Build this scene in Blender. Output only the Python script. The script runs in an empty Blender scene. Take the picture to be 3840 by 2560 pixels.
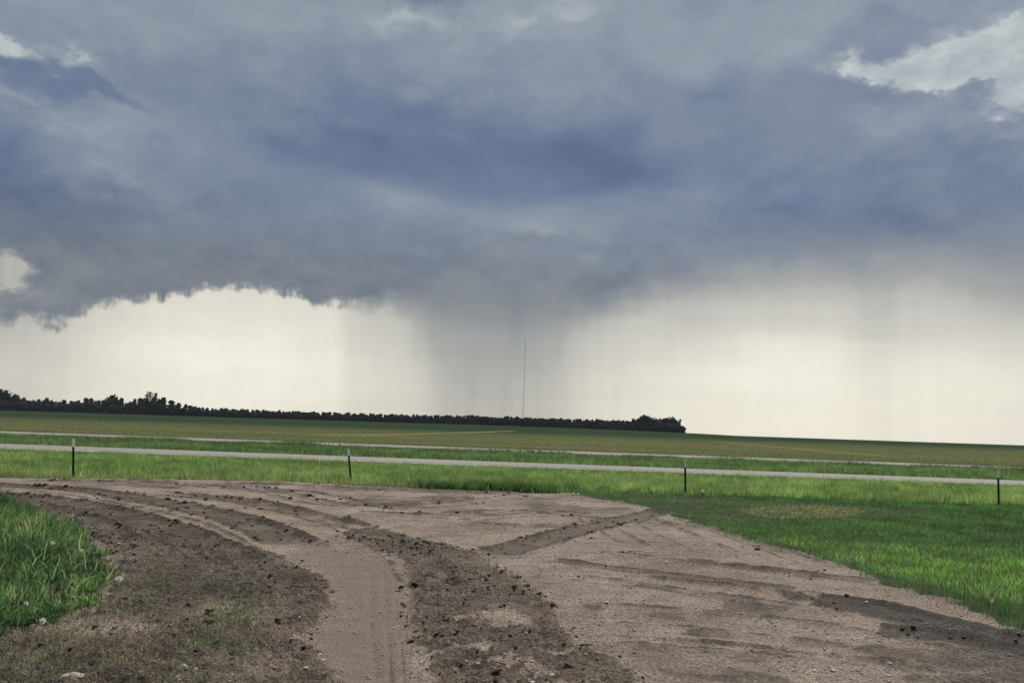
import bpy, bmesh, math, random
import numpy as np

random.seed(7)
rng = np.random.default_rng(7)
scene = bpy.context.scene
COL = scene.collection

# ------------------------------------------------------------------ camera
cam_data = bpy.data.cameras.new("camera")
cam = bpy.data.objects.new("camera", cam_data)
COL.objects.link(cam)
cam_data.sensor_width = 36.0
cam_data.lens = 28.125
cam_data.clip_start = 0.1
cam_data.clip_end = 20000.0
cam.location = (0, 0, 2.3)
from mathutils import Matrix, Vector, Euler
cam.rotation_euler = (Matrix.Rotation(math.radians(90 + 6.18), 3, 'X') @ Matrix.Rotation(math.radians(1.907), 3, 'Z')).to_euler()
scene.camera = cam

# ------------------------------------------------------------------ exposure
EXPOSURE = 1.65
GAIN = 2.0 ** EXPOSURE
vs = scene.view_settings
scene.display_settings.display_device = 'sRGB'
vs.view_transform = 'Standard'
vs.look = 'None'
vs.exposure = EXPOSURE
vs.gamma = 1.0
vs.use_curve_mapping = False

# ------------------------------------------------------------------ sun, behind the storm clouds
SUN_EL, SUN_AZ = 52.0, 30.0
sun_data = bpy.data.lights.new("sun", 'SUN')
sun_data.energy = 1.5
sun_data.angle = math.radians(10)
sun_data.color = (1.0, 0.94, 0.85)
sun = bpy.data.objects.new("sun", sun_data)
COL.objects.link(sun)
e, a = math.radians(SUN_EL), math.radians(SUN_AZ)
sun_dir = Vector((math.cos(e) * math.sin(a), math.cos(e) * math.cos(a), math.sin(e)))
sun.rotation_euler = sun_dir.to_track_quat('Z', 'Y').to_euler()
sun.location = sun_dir * 100

# ------------------------------------------------------------------ node helpers
def lin(c):
    return tuple(((v / 255.0) / 12.92 if v / 255.0 <= 0.04045 else ((v / 255.0 + 0.055) / 1.055) ** 2.4) for v in c)

class Nodes:
    """small wrapper so that node maths reads like maths"""
    def __init__(self, nt):
        self.nt = nt
    def new(self, kind, **kw):
        n = self.nt.nodes.new(kind)
        for k, v in kw.items():
            setattr(n, k, v)
        return n
    def put(self, sock, v):
        if isinstance(v, V):
            self.nt.links.new(v.s, sock)
        elif isinstance(v, bpy.types.NodeSocket):
            self.nt.links.new(v, sock)
        else:
            sock.default_value = v
    def m(self, op, *a, clamp=False):
        n = self.new('ShaderNodeMath', operation=op, use_clamp=clamp)
        for i, x in enumerate(a):
            self.put(n.inputs[i], x)
        return V(self, n.outputs[0])
    def smooth(self, x, lo, hi):
        n = self.new('ShaderNodeMapRange', interpolation_type='SMOOTHSTEP', clamp=True)
        self.put(n.inputs['Value'], x); self.put(n.inputs['From Min'], lo); self.put(n.inputs['From Max'], hi)
        return V(self, n.outputs['Result'])
    def noise(self, vec, scale, detail=4, rough=0.55, distort=0.0, color=False):
        n = self.new('ShaderNodeTexNoise', noise_dimensions='3D')
        self.put(n.inputs['Vector'], vec)
        n.inputs['Scale'].default_value = scale; n.inputs['Detail'].default_value = detail
        n.inputs['Roughness'].default_value = rough; n.inputs['Distortion'].default_value = distort
        return V(self, n.outputs['Color' if color else 0])
    def vscale(self, vec, x, y, z):
        n = self.new('ShaderNodeVectorMath', operation='MULTIPLY')
        self.put(n.inputs[0], vec); n.inputs[1].default_value = (x, y, z)
        return V(self, n.outputs[0])
    def xyz(self, x, y, z=0.0):
        n = self.new('ShaderNodeCombineXYZ')
        for i, v in enumerate((x, y, z)):
            self.put(n.inputs[i], v)
        return V(self, n.outputs[0])
    def sep(self, vec):
        n = self.new('ShaderNodeSeparateXYZ'); self.put(n.inputs[0], vec)
        return [V(self, o) for o in n.outputs]
    def ramp(self, x, stops, interp='LINEAR'):
        n = self.new('ShaderNodeValToRGB'); self.put(n.inputs[0], x)
        r = n.color_ramp; r.interpolation = interp
        while len(r.elements) < len(stops):
            r.elements.new(0.5)
        for el, (p, c) in zip(r.elements, stops):
            el.position = p; el.color = (*c, 1)
        return V(self, n.outputs[0])
    def mix(self, f, a, b, mode='MIX'):
        n = self.new('ShaderNodeMix', data_type='RGBA', blend_type=mode)
        self.put(n.inputs[0], f)
        for s, v in ((n.inputs[6], a), (n.inputs[7], b)):
            self.put(s, (*v, 1) if isinstance(v, tuple) and len(v) == 3 else v)
        return V(self, n.outputs[2])
    def curve(self, x, pts, lo, hi, vmax):
        n = self.new('ShaderNodeFloatCurve')
        self.put(n.inputs['Value'], (x - lo) * (1.0 / (hi - lo)))
        c = n.mapping.curves[0]
        pts = sorted(pts)
        c.points[0].location = ((pts[0][0] - lo) / (hi - lo), pts[0][1] / vmax)
        c.points[1].location = ((pts[-1][0] - lo) / (hi - lo), pts[-1][1] / vmax)
        for p in pts[1:-1]:
            c.points.new((p[0] - lo) / (hi - lo), p[1] / vmax)
        for p in c.points:
            p.handle_type = 'AUTO_CLAMPED'
        n.mapping.update()
        return V(self, n.outputs[0]) * vmax

class V:
    def __init__(self, N, s): self.N, self.s = N, s
    def __add__(self, o): return self.N.m('ADD', self, o)
    def __radd__(self, o): return self.N.m('ADD', o, self)
    def __sub__(self, o): return self.N.m('SUBTRACT', self, o)
    def __rsub__(self, o): return self.N.m('SUBTRACT', o, self)
    def __mul__(self, o): return self.N.m('MULTIPLY', self, o)
    def __rmul__(self, o): return self.N.m('MULTIPLY', o, self)
    def __rtruediv__(self, o): return self.N.m('DIVIDE', o, self)
    def __truediv__(self, o): return self.N.m('DIVIDE', self, o)

# ------------------------------------------------------------------ sky: storm cloud deck with rain falling below it
world = bpy.data.worlds.new("World")
scene.world = world
world.use_nodes = True
wt = world.node_tree
wt.nodes.clear()
N = Nodes(wt)
tc = N.new('ShaderNodeTexCoord')
dirv = V(N, tc.outputs['Generated'])
dx, dy, dz = N.sep(dirv)
DEG = 180 / math.pi
az = N.m('ARCTAN2', dx, dy) * DEG
el = N.m('ARCSINE', dz) * DEG

# wandering of the cloud shapes (direction space, flattened like cloud layers)
wv = N.vscale(dirv, 1, 1, 2.0)
wn = N.noise(wv, 5.0, 5, 0.55, color=True)
wx, wy, _ = N.sep(wn)
u = az + (wx - 0.5) * 9.0
v = el + (wy - 0.5) * 5.0
# billows: rounded puffs heaped on puffs, used to curl every cloud margin
def puffs(scale, k=1.5):
    p_ = N.vscale(dirv, 1, 1, k)
    tot = 0.55
    for f_, w_ in ((1.0, .62), (2.3, .36), (5.1, .22)):
        n_ = N.noise(p_, scale * f_, 1.5, .5, .25)
        tot = tot - N.m('ABSOLUTE', n_ * 2.0 - 1.0) * w_
    return tot
pf = puffs(7.0)
u = u + (pf - .35) * 5.0
v = v - (pf - .35) * 5.0
uv = N.xyz(u, v)
wn2 = N.noise(wv, 16.0, 5, 0.62, color=True)
wx2, wy2, _ = N.sep(wn2)
uf = az + (wx2 - 0.5) * 5.0
vf = el + (wy2 - 0.5) * 4.0
uvf = N.xyz(uf, vf)

def blob(coords, c, ra, re, rot=0.0):
    mp = N.new('ShaderNodeMapping', vector_type='TEXTURE')
    N.put(mp.inputs['Vector'], coords)
    mp.inputs['Location'].default_value = (c[0], c[1], 0)
    mp.inputs['Rotation'].default_value = (0, 0, math.radians(rot))
    mp.inputs['Scale'].default_value = (ra, re, 1)
    g = N.new('ShaderNodeTexGradient', gradient_type='QUADRATIC_SPHERE')
    N.put(g.inputs[0], mp.outputs[0])
    return V(N, g.outputs['Fac'])

# --- tone of the deck: base by height, then broad light and dark masses, then billows
t = N.curve(el, [(0, .44), (6, .31), (9, .31), (11, .33), (13, .34), (17, .34), (21, .42), (25, .50), (32, .60), (60, .66), (90, .68)], 0, 90, 1.0)
for c, ra, re, rot, k in [
    # dark masses
    ((4.80, 19.56), 15, 4.6, -4, -.22), ((-6.23, 21.80), 17, 4.5, -8, -.20), ((-17.20, 18.71), 13, 3.4, -14, -.15),
    ((-6.62, 29.09), 6.5, 2.4, 0, -.50), ((-32.84, 13.48), 11, 4.5, 0, -.30),
    ((19.76, 15.61), 12, 4.0, -6, -.26), ((26.50, 14.00), 8, 2.2, 0, -.20), ((31.46, 15.91), 8, 4, 0, -.14), ((23.18, 23.02), 9, 3.6, -4, -.22),
    ((26.74, 25.85), 12, 2.6, 4, -.16), ((12.93, 22.26), 12, 4, -10, -.16),
    ((9.89, 18.04), 9, 3.0, 6, -.18), ((-9.26, 18.96), 12, 3.4, -14, -.14), ((-21.47, 14.16), 9, 3.4, 0, -.10),
    # light masses
    ((-32.55, 17.94), 12, 2.4, -4, .26), ((-33.10, 23.54), 12, 5, 0, .16), ((-27.99, 18.90), 12, 3.2, -10, .14),
    ((-28.95, 15.38), 6.5, 2.6, -10, .26), ((-25.57, 14.71), 6, 2.2, -10, .18), ((-7.81, 27.26), 11, 2.2, 0, .26), ((1.62, 28.00), 11, 2.0, 0, .18), ((-18.30, 25.72), 9, 4, 20, .08),
    ((-9.10, 16.01), 9, 2.6, -12, .12), ((2.09, 14.11), 13, 2.4, 2, .16), ((12.98, 17.08), 5, 2.4, 8, .20), ((14.13, 25.77), 12, 4, 0, .08),
    ((24.50, 20.20), 8, 2.2, 0, .14), ((29.14, 19.35), 8, 2.8, 0, .12), ((-15.57, 21.19), 6, 2, 0, .10), ((15.69, 15.81), 3, 2.6, 0, .12),
]:
    t = t + blob(uv, c, ra, re, rot) * k
# the dark shelf with its sharper lower rim, sagging in the middle
ARC = [((-26.63, 18.09)), ((-19.49, 18.13)), ((-15.92, 17.49)), ((-12.25, 16.99)), ((-7.55, 16.41)), ((-3.41, 15.99)), ((0.44, 15.77)), ((4.25, 16.22)), ((8.34, 17.00)), ((11.76, 17.26)), ((18.91, 16.52))]
azs = N.m('MINIMUM', N.m('MAXIMUM', az + (wx - .5) * 3.0, -40.0), 40.0)
arc = N.curve(azs, [(-40.0, ARC[0][1])] + ARC + [(40.0, ARC[-1][1])], -40.0, 40.0, 40.0) + (wy - .5) * 1.6 + (wy2 - .5) * .7
win = N.smooth(az, -20.0, -8.0) * N.smooth(az, 12.0, 6.5)
t = t - win * N.smooth(el, arc - .5, arc + 1.3) * N.smooth(el, arc + 9.0, arc + 1.8) * .17
t = t + win * N.smooth(el, arc + .6, arc - .6) * N.smooth(el, arc - 4.5, arc - .4) * .06
bandl = blob(uvf, (-33.95, 20.42), 8.5, 1.9, -6) + blob(uvf, (-29.65, 20.51), 8, 1.1, -14) * .75
t = t - N.smooth(bandl + (wy2 - .5) * .35, .04, .46) * .23
bill = N.noise(N.vscale(dirv, 1, 1, 2.2), 7.0, 7, 0.60, 0.3)
bill3 = N.noise(N.vscale(dirv, 1, 1, 2.0), 13.0, 6, 0.62, 0.5)
t = t + (bill - 0.5) * 0.36 + (bill3 - .5) * .20 - (pf - .35) * .26
t = t + (N.noise(dirv, 320.0, 1, .5) - .5) * .07
bill2 = N.noise(N.vscale(dirv, 1, 1, 1.6), 26.0, 5, 0.62, 0.2)
t = t + (bill2 - 0.5) * 0.14

# --- openings in the deck, ragged, where pale sky shows
hole = blob(uvf, (29.23, 22.80), 9.5, 3.2, 12) + blob(uvf, (32.84, 22.52), 7, 4.6, 0) * 1.2 + blob(uvf, (32.30, 20.52), 3.2, 2.6, 0) * .7 + blob(uvf, (24.15, 23.82), 6, 1.9, -6) * .8 + blob(uvf, (26.69, 23.58), 7, 1.8, 8) * .6
hole = hole + blob(uvf, (-33.95, 21.61), 8, 1.6, -4) * 1.15 + blob(uvf, (-30.28, 21.91), 3, 1.2, -20) * .4
hole2 = blob(uvf, (-33.17, 8.31), 4.2, 2.4, 0) * 1.5
hole2 = N.smooth(hole2 + (bill2 - 0.5) * 0.8 * N.smooth(hole2, .0, .3), 0.14, 0.62)
frag = blob(uvf, (30.31, 21.86), 2.2, 2.0, 0) * .8 + blob(uvf, (27.42, 21.54), 3.0, 1.6, 0) * .7 + blob(uvf, (23.45, 22.59), 3, 1.0, -10) * .4 + blob(uvf, (30.49, 23.58), 1.0, .8, 0) * .4 + blob(uvf, (27.47, 23.46), .9, .7, 0) * .3
hole = N.smooth(hole - frag + ((bill2 - 0.5) * 1.1 + (bill - 0.5) * 0.6) * N.smooth(hole, .0, .35) - (pf - .35) * .5 * N.smooth(hole, .0, .25), 0.03, 0.70)
t = t + hole * ((0.83 + (bill2 - .5) * .5 + (bill - .5) * .3 - (pf - .35) * .25) - t)

# --- lower edge of the deck and the rain below it, by compass direction: (azimuth, edge height, softness, rain)
EDGE = [(p[0], p[1], s, r) for p, s, r in [
    ((-33.69, 5.50), .5, .30), ((-32.84, 5.80), .5, .24), ((-31.48, 5.78), .5, .22), ((-30.30, 5.62), .45, .18), ((-29.38, 5.98), .45, .16), ((-28.48, 6.84), .5, .12), ((-26.80, 7.46), .5, .08),
    ((-25.03, 7.86), .45, .06), ((-23.49, 8.41), .4, .05), ((-22.15, 8.49), .4, .05), ((-20.52, 8.70), .4, .05), ((-17.71, 9.00), .4, .05), ((-15.67, 8.81), .4, .06), ((-14.16, 8.32), .4, .08),
    ((-12.81, 8.29), .5, .10), ((-11.01, 8.46), .7, .24), ((-9.34, 8.69), 1.1, .25), ((-7.80, 8.71), 1.4, .30), ((-6.09, 8.74), 1.7, .42), ((-3.74, 8.72), 2.2, .55), ((-1.22, 8.76), 2.4, .57), ((1.93, 8.73), 2.4, .52),
    ((4.76, 8.80), 2.0, .38), ((6.94, 8.96), 1.6, .26), ((9.40, 9.45), 1.6, .20), ((11.23, 10.10), 1.8, .15), ((14.53, 10.65), 2.4, .10), ((18.89, 11.00), 3.0, .06), ((22.77, 11.09), 3.2, .08),
    ((24.63, 11.06), 3.2, .14), ((26.95, 10.88), 3.2, .09), ((29.41, 10.45), 3.4, .10), ((31.75, 9.95), 3.8, .12), ((32.92, 9.74), 3.8, .14), ((34.42, 9.64), 3.8, .16)]]
LO, HI = -40.0, 40.0
ends = [(LO, EDGE[0][1], .6, .28), (HI, EDGE[-1][1], 4.0, .18)]
pts = [ends[0]] + EDGE + [ends[1]]
azc = N.m('MINIMUM', N.m('MAXIMUM', az, LO), HI)
rough_az = N.noise(N.vscale(dirv, 1, 1, .40), 55.0, 5, 0.68)
edge_n = N.noise(N.vscale(dirv, 1, 1, 1.3), 34.0, 5, 0.6)
shaft = (0.46, 5.70)[0]
lean = N.smooth(N.m('ABSOLUTE', az - shaft), 14.0, 5.0) * (az - shaft) * (5.0 - el) * .022
azr = N.m('MINIMUM', N.m('MAXIMUM', az + lean + (N.noise(N.vscale(dirv, 1, 1, .12), 22.0, 2, .5) - .5) * 2.2, LO), HI)
edge = N.curve(azc, [(p[0], p[1]) for p in pts], LO, HI, 12.0)
soft = N.curve(azc, [(p[0], p[2]) for p in pts], LO, HI, 5.0)
rain = N.curve(azr, [(p[0], p[3]) for p in pts], LO, HI, 1.0)
edge = edge + ((rough_az - 0.5) * 2.0 + (edge_n - 0.5) * 1.5 + (.33 - pf) * 2.2) * N.m('MINIMUM', .75 / soft, 1.1)
deck = N.smooth(el, edge - soft * 0.95, edge + soft * 1.1)
deck = deck * (1.0 - hole2)

# --- bright rainy air under the deck
streak = N.noise(N.vscale(dirv, 1, 1, .10), 26.0, 3, 0.5)
layers = N.noise(N.vscale(dirv, 1, 1, 6.0), 5.0, 4, 0.55, .4)
low = 1.0 - rain * (0.62 + 0.18 * N.smooth(el, 0.5, 9.0)) - (streak - .5) * .04 - (N.noise(N.vscale(dirv, 1, 1, .10), 70.0, 3, .5) - .5) * (.04 + rain * .12) + (layers - .5) * .10
low = low - N.smooth(el, 3.0, 9.5) * (0.10 + .10 * N.smooth(az, 6.0, 14.0)) - N.smooth(az, -20.0, -31.0) * .07
low = low + blob(uv, (18.59, 5.99), 9, 3.4, 0) * .07 + blob(uv, (-18.53, 4.19), 12, 2.4, 0) * .05 - blob(uv, (-32.75, 4.80), 9, 5, 0) * .06
t2 = N.mix(deck, N.xyz(low, low, low), N.xyz(t, t, t))
tt = N.sep(t2)[0]

S = lambda *c: tuple(x / GAIN for x in lin(c))
cool = N.ramp(tt, [(0.0, S(82, 97, 127)), (0.18, S(98, 113, 140)), (0.42, S(121, 133, 150)), (0.66, S(146, 155, 164)), (0.85, S(182, 189, 190)), (1.0, S(212, 215, 209))])
warm = N.ramp(tt, [(0.0, S(78, 86, 106)), (0.25, S(101, 107, 119)), (0.45, S(132, 135, 138)), (0.6, S(162, 161, 156)), (0.8, S(207, 203, 192)), (0.93, S(237, 231, 214)), (1.0, S(247, 242, 226))])
wmix = N.smooth(el + (wy - .5) * 4.0, 9.0, 16.5)
cloud_col = N.mix(wmix, warm, cool)

skytex = N.new('ShaderNodeTexSky', sky_type='NISHITA')
skytex.sun_disc = False
skytex.sun_elevation = math.radians(SUN_EL)
skytex.sun_rotation = math.radians(SUN_AZ)
bg_sky = N.new('ShaderNodeBackground'); bg_sky.inputs['Strength'].default_value = 0.08
N.put(bg_sky.inputs['Color'], skytex.outputs[0])
bg_cloud = N.new('ShaderNodeBackground'); bg_cloud.inputs['Strength'].default_value = 1.0
N.put(bg_cloud.inputs['Color'], cloud_col)
ms = N.new('ShaderNodeMixShader')
N.put(ms.inputs[0], 0.97)
wt.links.new(bg_sky.outputs[0], ms.inputs[1]); wt.links.new(bg_cloud.outputs[0], ms.inputs[2])
wo = N.new('ShaderNodeOutputWorld')
wt.links.new(ms.outputs[0], wo.inputs['Surface'])
world.cycles.sampling_method = 'MANUAL'
world.cycles.sample_map_resolution = 1024

# ------------------------------------------------------------------ object helpers
def tag(o, label=None, cat=None, group=None, kind=None):
    if label: o['label'] = label
    if cat: o['category'] = cat
    if group: o['group'] = group
    if kind: o['kind'] = kind
    return o

def link(name, me, mat=None, parent=None):
    o = bpy.data.objects.new(name, me)
    COL.objects.link(o)
    if mat and not me.materials:
        me.materials.append(mat)
    if parent:
        o.parent = parent
    return o

def empty(name, loc):
    o = bpy.data.objects.new(name, None)
    o.empty_display_size = 0.2
    o.location = loc
    COL.objects.link(o)
    return o

def mesh_np(name, verts, faces, smooth=False):
    """verts (n,3); faces: list of int arrays (m,k), each with its own k"""
    me = bpy.data.meshes.new(name)
    verts = np.asarray(verts, np.float32)
    me.vertices.add(len(verts)); me.vertices.foreach_set('co', verts.ravel())
    loops = np.concatenate([f.ravel() for f in faces]).astype(np.int32)
    tot = np.concatenate([np.full(len(f), f.shape[1], np.int32) for f in faces])
    start = np.concatenate([[0], np.cumsum(tot)[:-1]]).astype(np.int32)
    me.loops.add(len(loops)); me.loops.foreach_set('vertex_index', loops)
    me.polygons.add(len(tot)); me.polygons.foreach_set('loop_start', start); me.polygons.foreach_set('loop_total', tot)
    if smooth:
        me.polygons.foreach_set('use_smooth', np.ones(len(tot), bool))
    me.update(calc_edges=True)
    return me

def set_attr(me, name, rgb):
    at = me.attributes.new(name, 'FLOAT_COLOR', 'POINT')
    c = np.ones((len(rgb), 4), np.float32); c[:, :3] = rgb
    at.data.foreach_set('color', c.ravel())

# value noise on the plane
_tab = rng.random((256, 256)).astype(np.float32)
def vnoise(x, y):
    xi = np.floor(x).astype(np.int64); yi = np.floor(y).astype(np.int64)
    fx = x - xi; fy = y - yi
    fx = fx * fx * (3 - 2 * fx); fy = fy * fy * (3 - 2 * fy)
    g = lambda i, j: _tab[(xi + i) & 255, (yi + j) & 255]
    return (g(0, 0) * (1 - fx) + g(1, 0) * fx) * (1 - fy) + (g(0, 1) * (1 - fx) + g(1, 1) * fx) * fy
def fbm(x, y, freq, octv=4, gain=0.5, off=0.0):
    r = 0; a = 1; s = 0
    for k in range(octv):
        r = r + a * vnoise(x * freq + 17.3 * k + off, y * freq + 31.7 * k + off * 1.7); s += a
        a *= gain; freq *= 2.03
    return r / s - 0.5
def sstep(lo, hi, x):
    t_ = np.clip((x - lo) / (hi - lo), 0, 1)
    return t_ * t_ * (3 - 2 * t_)
def seg_dist(x, y, line):
    """distance to a polyline, signed side and fraction along it"""
    best = np.full(x.shape, 1e9); side = np.zeros(x.shape); along = np.zeros(x.shape)
    n = len(line) - 1
    for i in range(n):
        ax, ay = line[i]; bx, by = line[i + 1]
        dx_, dy_ = bx - ax, by - ay
        tt_ = np.clip(((x - ax) * dx_ + (y - ay) * dy_) / (dx_ * dx_ + dy_ * dy_), 0, 1)
        px, py = x - ax - tt_ * dx_, y - ay - tt_ * dy_
        d = np.hypot(px, py)
        m = d < best
        best = np.where(m, d, best); side = np.where(m, np.sign(dx_ * py - dy_ * px), side); along = np.where(m, (i + tt_) / n, along)
    return best, side, along
def poly_sd(x, y, poly):
    """signed distance to a closed outline, positive inside"""
    inside = np.zeros(x.shape, bool)
    n = len(poly)
    for i in range(n):
        x1, y1 = poly[i]; x2, y2 = poly[(i + 1) % n]
        c = ((y1 > y) != (y2 > y))
        with np.errstate(divide='ignore', invalid='ignore'):
            xin = (x2 - x1) * (y - y1) / (y2 - y1 + 1e-12) + x1
        inside ^= c & (x < xin)
    d, _, _ = seg_dist(x, y, list(poly) + [poly[0]])
    return np.where(inside, d, -d)

# ------------------------------------------------------------------ materials
def material(name):
    m = bpy.data.materials.new(name); m.use_nodes = True
    m.node_tree.nodes.clear()
    n = Nodes(m.node_tree)
    out = n.new('ShaderNodeOutputMaterial'); b = n.new('ShaderNodeBsdfPrincipled')
    b.inputs['Roughness'].default_value = 0.9
    b.inputs['Specular IOR Level'].default_value = 0.25
    m.node_tree.links.new(b.outputs[0], out.inputs[0])
    return m, n, b, out

def bump(n, b, h, strength, dist):
    k = n.new('ShaderNodeBump'); k.inputs['Strength'].default_value = strength; k.inputs['Distance'].default_value = dist
    n.put(k.inputs['Height'], h)
    n.nt.links.new(k.outputs[0], b.inputs['Normal'])

def obj_coord(n):
    t_ = n.new('ShaderNodeTexCoord')
    return V(n, t_.outputs['Object'])

def blade_material(name, trans=0.35):
    m, n, b, out = material(name)
    at = n.new('ShaderNodeAttribute', attribute_name='tint')
    n.put(b.inputs['Base Color'], at.outputs['Color'])
    b.inputs['Roughness'].default_value = 0.6
    b.inputs['Specular IOR Level'].default_value = 0.2
    tr = n.new('ShaderNodeBsdfTranslucent')
    n.put(tr.inputs[0], at.outputs['Color'])
    mx = n.new('ShaderNodeMixShader'); mx.inputs[0].default_value = trans
    n.nt.links.new(b.outputs[0], mx.inputs[1]); n.nt.links.new(tr.outputs[0], mx.inputs[2])
    n.nt.links.new(mx.outputs[0], out.inputs[0])
    return m
M_blade = blade_material('grass_blade', .5)
M_leaf = blade_material('tree_leaf', 0.05)
for n_ in M_leaf.node_tree.nodes:
    if n_.type == 'BSDF_PRINCIPLED':
        n_.inputs['Specular IOR Level'].default_value = 0.0; n_.inputs['Roughness'].default_value = 1.0

def yard_material():
    m, n, b, out = material('muddy_gravel')
    p = obj_coord(n)
    at = n.new('ShaderNodeAttribute', attribute_name='cover')
    mud, pack, soil = n.sep(at.outputs['Color'])
    big = n.noise(p, 0.45, 5, .6)
    mid = n.noise(p, 2.4, 6, .65)
    fine = n.noise(p, 26, 4, .7)
    grit = n.noise(p, 95, 2, .6)
    vor = n.new('ShaderNodeTexVoronoi', feature='F1'); n.put(vor.inputs['Vector'], p); vor.inputs['Scale'].default_value = 30
    cellv = n.sep(vor.outputs['Color'])[0]
    stone = n.smooth(cellv, .78, .98) * (1.0 - n.smooth(vor.outputs['Distance'], .25, .5))
    tone = 0.49 + (big - .5) * .8 + (mid - .5) * .7 + (fine - .5) * 2.0 + (grit - .5) * .9
    gravel = n.ramp(tone, [(0.08, (.080, .060, .046)), (.34, (.206, .157, .122)), (.56, (.306, .240, .191)), (.90, (.55, .46, .39))])
    gravel = n.mix(stone * .7 * (1.0 - pack * .7), gravel, (.55, .49, .44))
    packed = n.ramp(0.5 + (mid - .5) * .5 + (fine - .5) * 1.0 + (grit - .5) * .6, [(.10, (.140, .109, .087)), (.5, (.238, .188, .153)), (.9, (.36, .294, .245))])
    base = n.mix(pack, gravel, packed)
    mudc = n.ramp(0.5 + (mid - .5) * 1.1 + (fine - .5) * 2.2 + (grit - .5) * .6, [(.08, (.017, .012, .009)), (.38, (.064, .048, .036)), (.62, (.128, .100, .077)), (.95, (.29, .235, .19))])
    mudm = n.smooth(mud + (mid - .5) * .5 + (fine - .5) * .45, .30, .62)
    c = n.mix(mudm, base, mudc)
    wet = n.smooth(mud + (mid - .5) * .5 + (fine - .5) * .3, .72, 1.0)
    c = n.mix(wet * .75, c, (.030, .022, .016))
    soilc = n.ramp(0.5 + (mid - .5) * .8 + (fine - .5) * .8, [(.2, (.016, .019, .010)), (.6, (.040, .044, .022)), (.95, (.085, .08, .05))])
    c = n.mix(n.smooth(soil + (fine - .5) * .4, .3, .7), c, soilc)
    n.put(b.inputs['Base Color'], c)
    n.put(b.inputs['Roughness'], 0.93 - mudm * .16)
    bump(n, b, (fine - .5) * 1.2 + (grit - .5) * .6 + stone * .35 + (mid - .5) * .6, 1.0, .05)
    return m
M_yard = yard_material()

def ground_material():
    m, n, b, out = material('grassy_ground')
    p = obj_coord(n)
    a_ = n.noise(p, .35, 6, .65); f_ = n.noise(p, 5, 5, .7)
    n.put(b.inputs['Base Color'], n.ramp(.5 + (a_ - .5) * .7 + (f_ - .5) * .8, [(.15, (.035, .05, .018)), (.5, (.065, .10, .03)), (.85, (.10, .14, .05))]))
    bump(n, b, f_, 1, .15)
    return m
M_ground = ground_material()

def field_material():
    m, n, b, out = material('crop_field')
    p = obj_coord(n)
    b.inputs['Specular IOR Level'].default_value = 0.0; b.inputs['Roughness'].default_value = 1.0
    x, y, z = n.sep(p)
    strip = n.noise(n.vscale(p, .010, .045, 0), 1.0, 5, .62)
    patch = n.noise(n.vscale(p, .03, .06, 0), 1.0, 6, .65)
    fine = n.noise(n.vscale(p, .7, 1.6, 0), 1.0, 5, .75)
    olive = n.ramp(.5 + (strip - .5) * 1.3 + (patch - .5) * .5 + (fine - .5) * 1.1, [(.12, (.055, .074, .031)), (.42, (.090, .112, .048)), (.62, (.126, .126, .062)), (.9, (.195, .165, .088))])
    green = n.ramp(.5 + (strip - .5) * .5 + (fine - .5) * 1.0, [(.2, (.014, .028, .017)), (.6, (.030, .050, .029)), (.95, (.050, .074, .040))])
    far = n.smooth(y + (strip - .5) * 230 - x * .15, 130, 400)
    c = n.mix(far, olive, green)
    # pale stubble strips left by the last pass of the mower
    for (xa, ya, xb, yb, wd, k) in [((-23.75, 107.77), (6.43, 289.21), 4.5, .8), ((122.85, 435.85), (52.30, 108.56), 2.2, .75), ((35.51, 96.40), (45.81, 85.52), 2.0, .35)] and [
        (*(-31.54, 136.25), *(2.46, 415.43), 5.0, .6), (*(66.19, 259.75), *(57.42, 121.90), 3.5, .6)]:
        L = math.hypot(xb - xa, yb - ya); ux, uy = (xb - xa) / L, (yb - ya) / L
        al = (x - xa) * ux + (y - ya) * uy
        ac = (x - xa) * (-uy) + (y - ya) * ux
        ac = N_abs(n, ac + (n.noise(n.vscale(p, .05, .05, 0), 1, 3, .5) - .5) * 5)
        mk = n.smooth(ac, wd * .5 + 1.2, wd * .5 - 1.0) * n.smooth(al, -8, 10) * n.smooth(al, L + 8, L - 12) * n.smooth(fine, .3, .55) * k
        c = n.mix(mk, c, (.30, .225, .12))
    n.put(b.inputs['Base Color'], c)
    bump(n, b, fine, 1, .25)
    return m
def N_abs(n, x): return n.m('ABSOLUTE', x)
M_field = field_material()

def road_material():
    m, n, b, out = material('pale_pavement')
    p = obj_coord(n)
    a_ = n.noise(n.vscale(p, .08, .6, 0), 1, 5, .6); f_ = n.noise(p, 6, 4, .7)
    n.put(b.inputs['Base Color'], n.ramp(.5 + (a_ - .5) * .5 + (f_ - .5) * .7, [(.15, (.14, .132, .118)), (.5, (.215, .207, .188)), (.85, (.29, .278, .25))]))
    bump(n, b, f_, .5, .02)
    return m
M_road = road_material()

def plain(name, col, rough=.8, var=.25, scale=20):
    m, n, b, out = material(name)
    p = obj_coord(n)
    f_ = n.noise(p, scale, 5, .65)
    n.put(b.inputs['Base Color'], n.ramp(f_, [(.25, tuple(c * (1 - var) for c in col)), (.75, tuple(min(1, c * (1 + var)) for c in col))]))
    b.inputs['Roughness'].default_value = rough
    bump(n, b, f_, .4, .01)
    return m
M_clod = plain('wet_clay', (.056, .042, .032), .9, .6, 60)
M_clod_dry = plain('dry_clay', (.105, .082, .064), .97, .5, 60)
M_stone = plain('pale_stone', (.48, .43, .38), .9, .25, 40)
M_post = plain('green_post_paint', (.012, .022, .016), .55, .4, 40)
M_white = plain('white_post_paint', (.84, .83, .74), .6, .12, 60)
M_bark = plain('tree_bark', (.045, .04, .035), .95, .3, 3)
M_steel = plain('mast_steel', (.50, .50, .50), .6, .1, .2)
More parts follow.
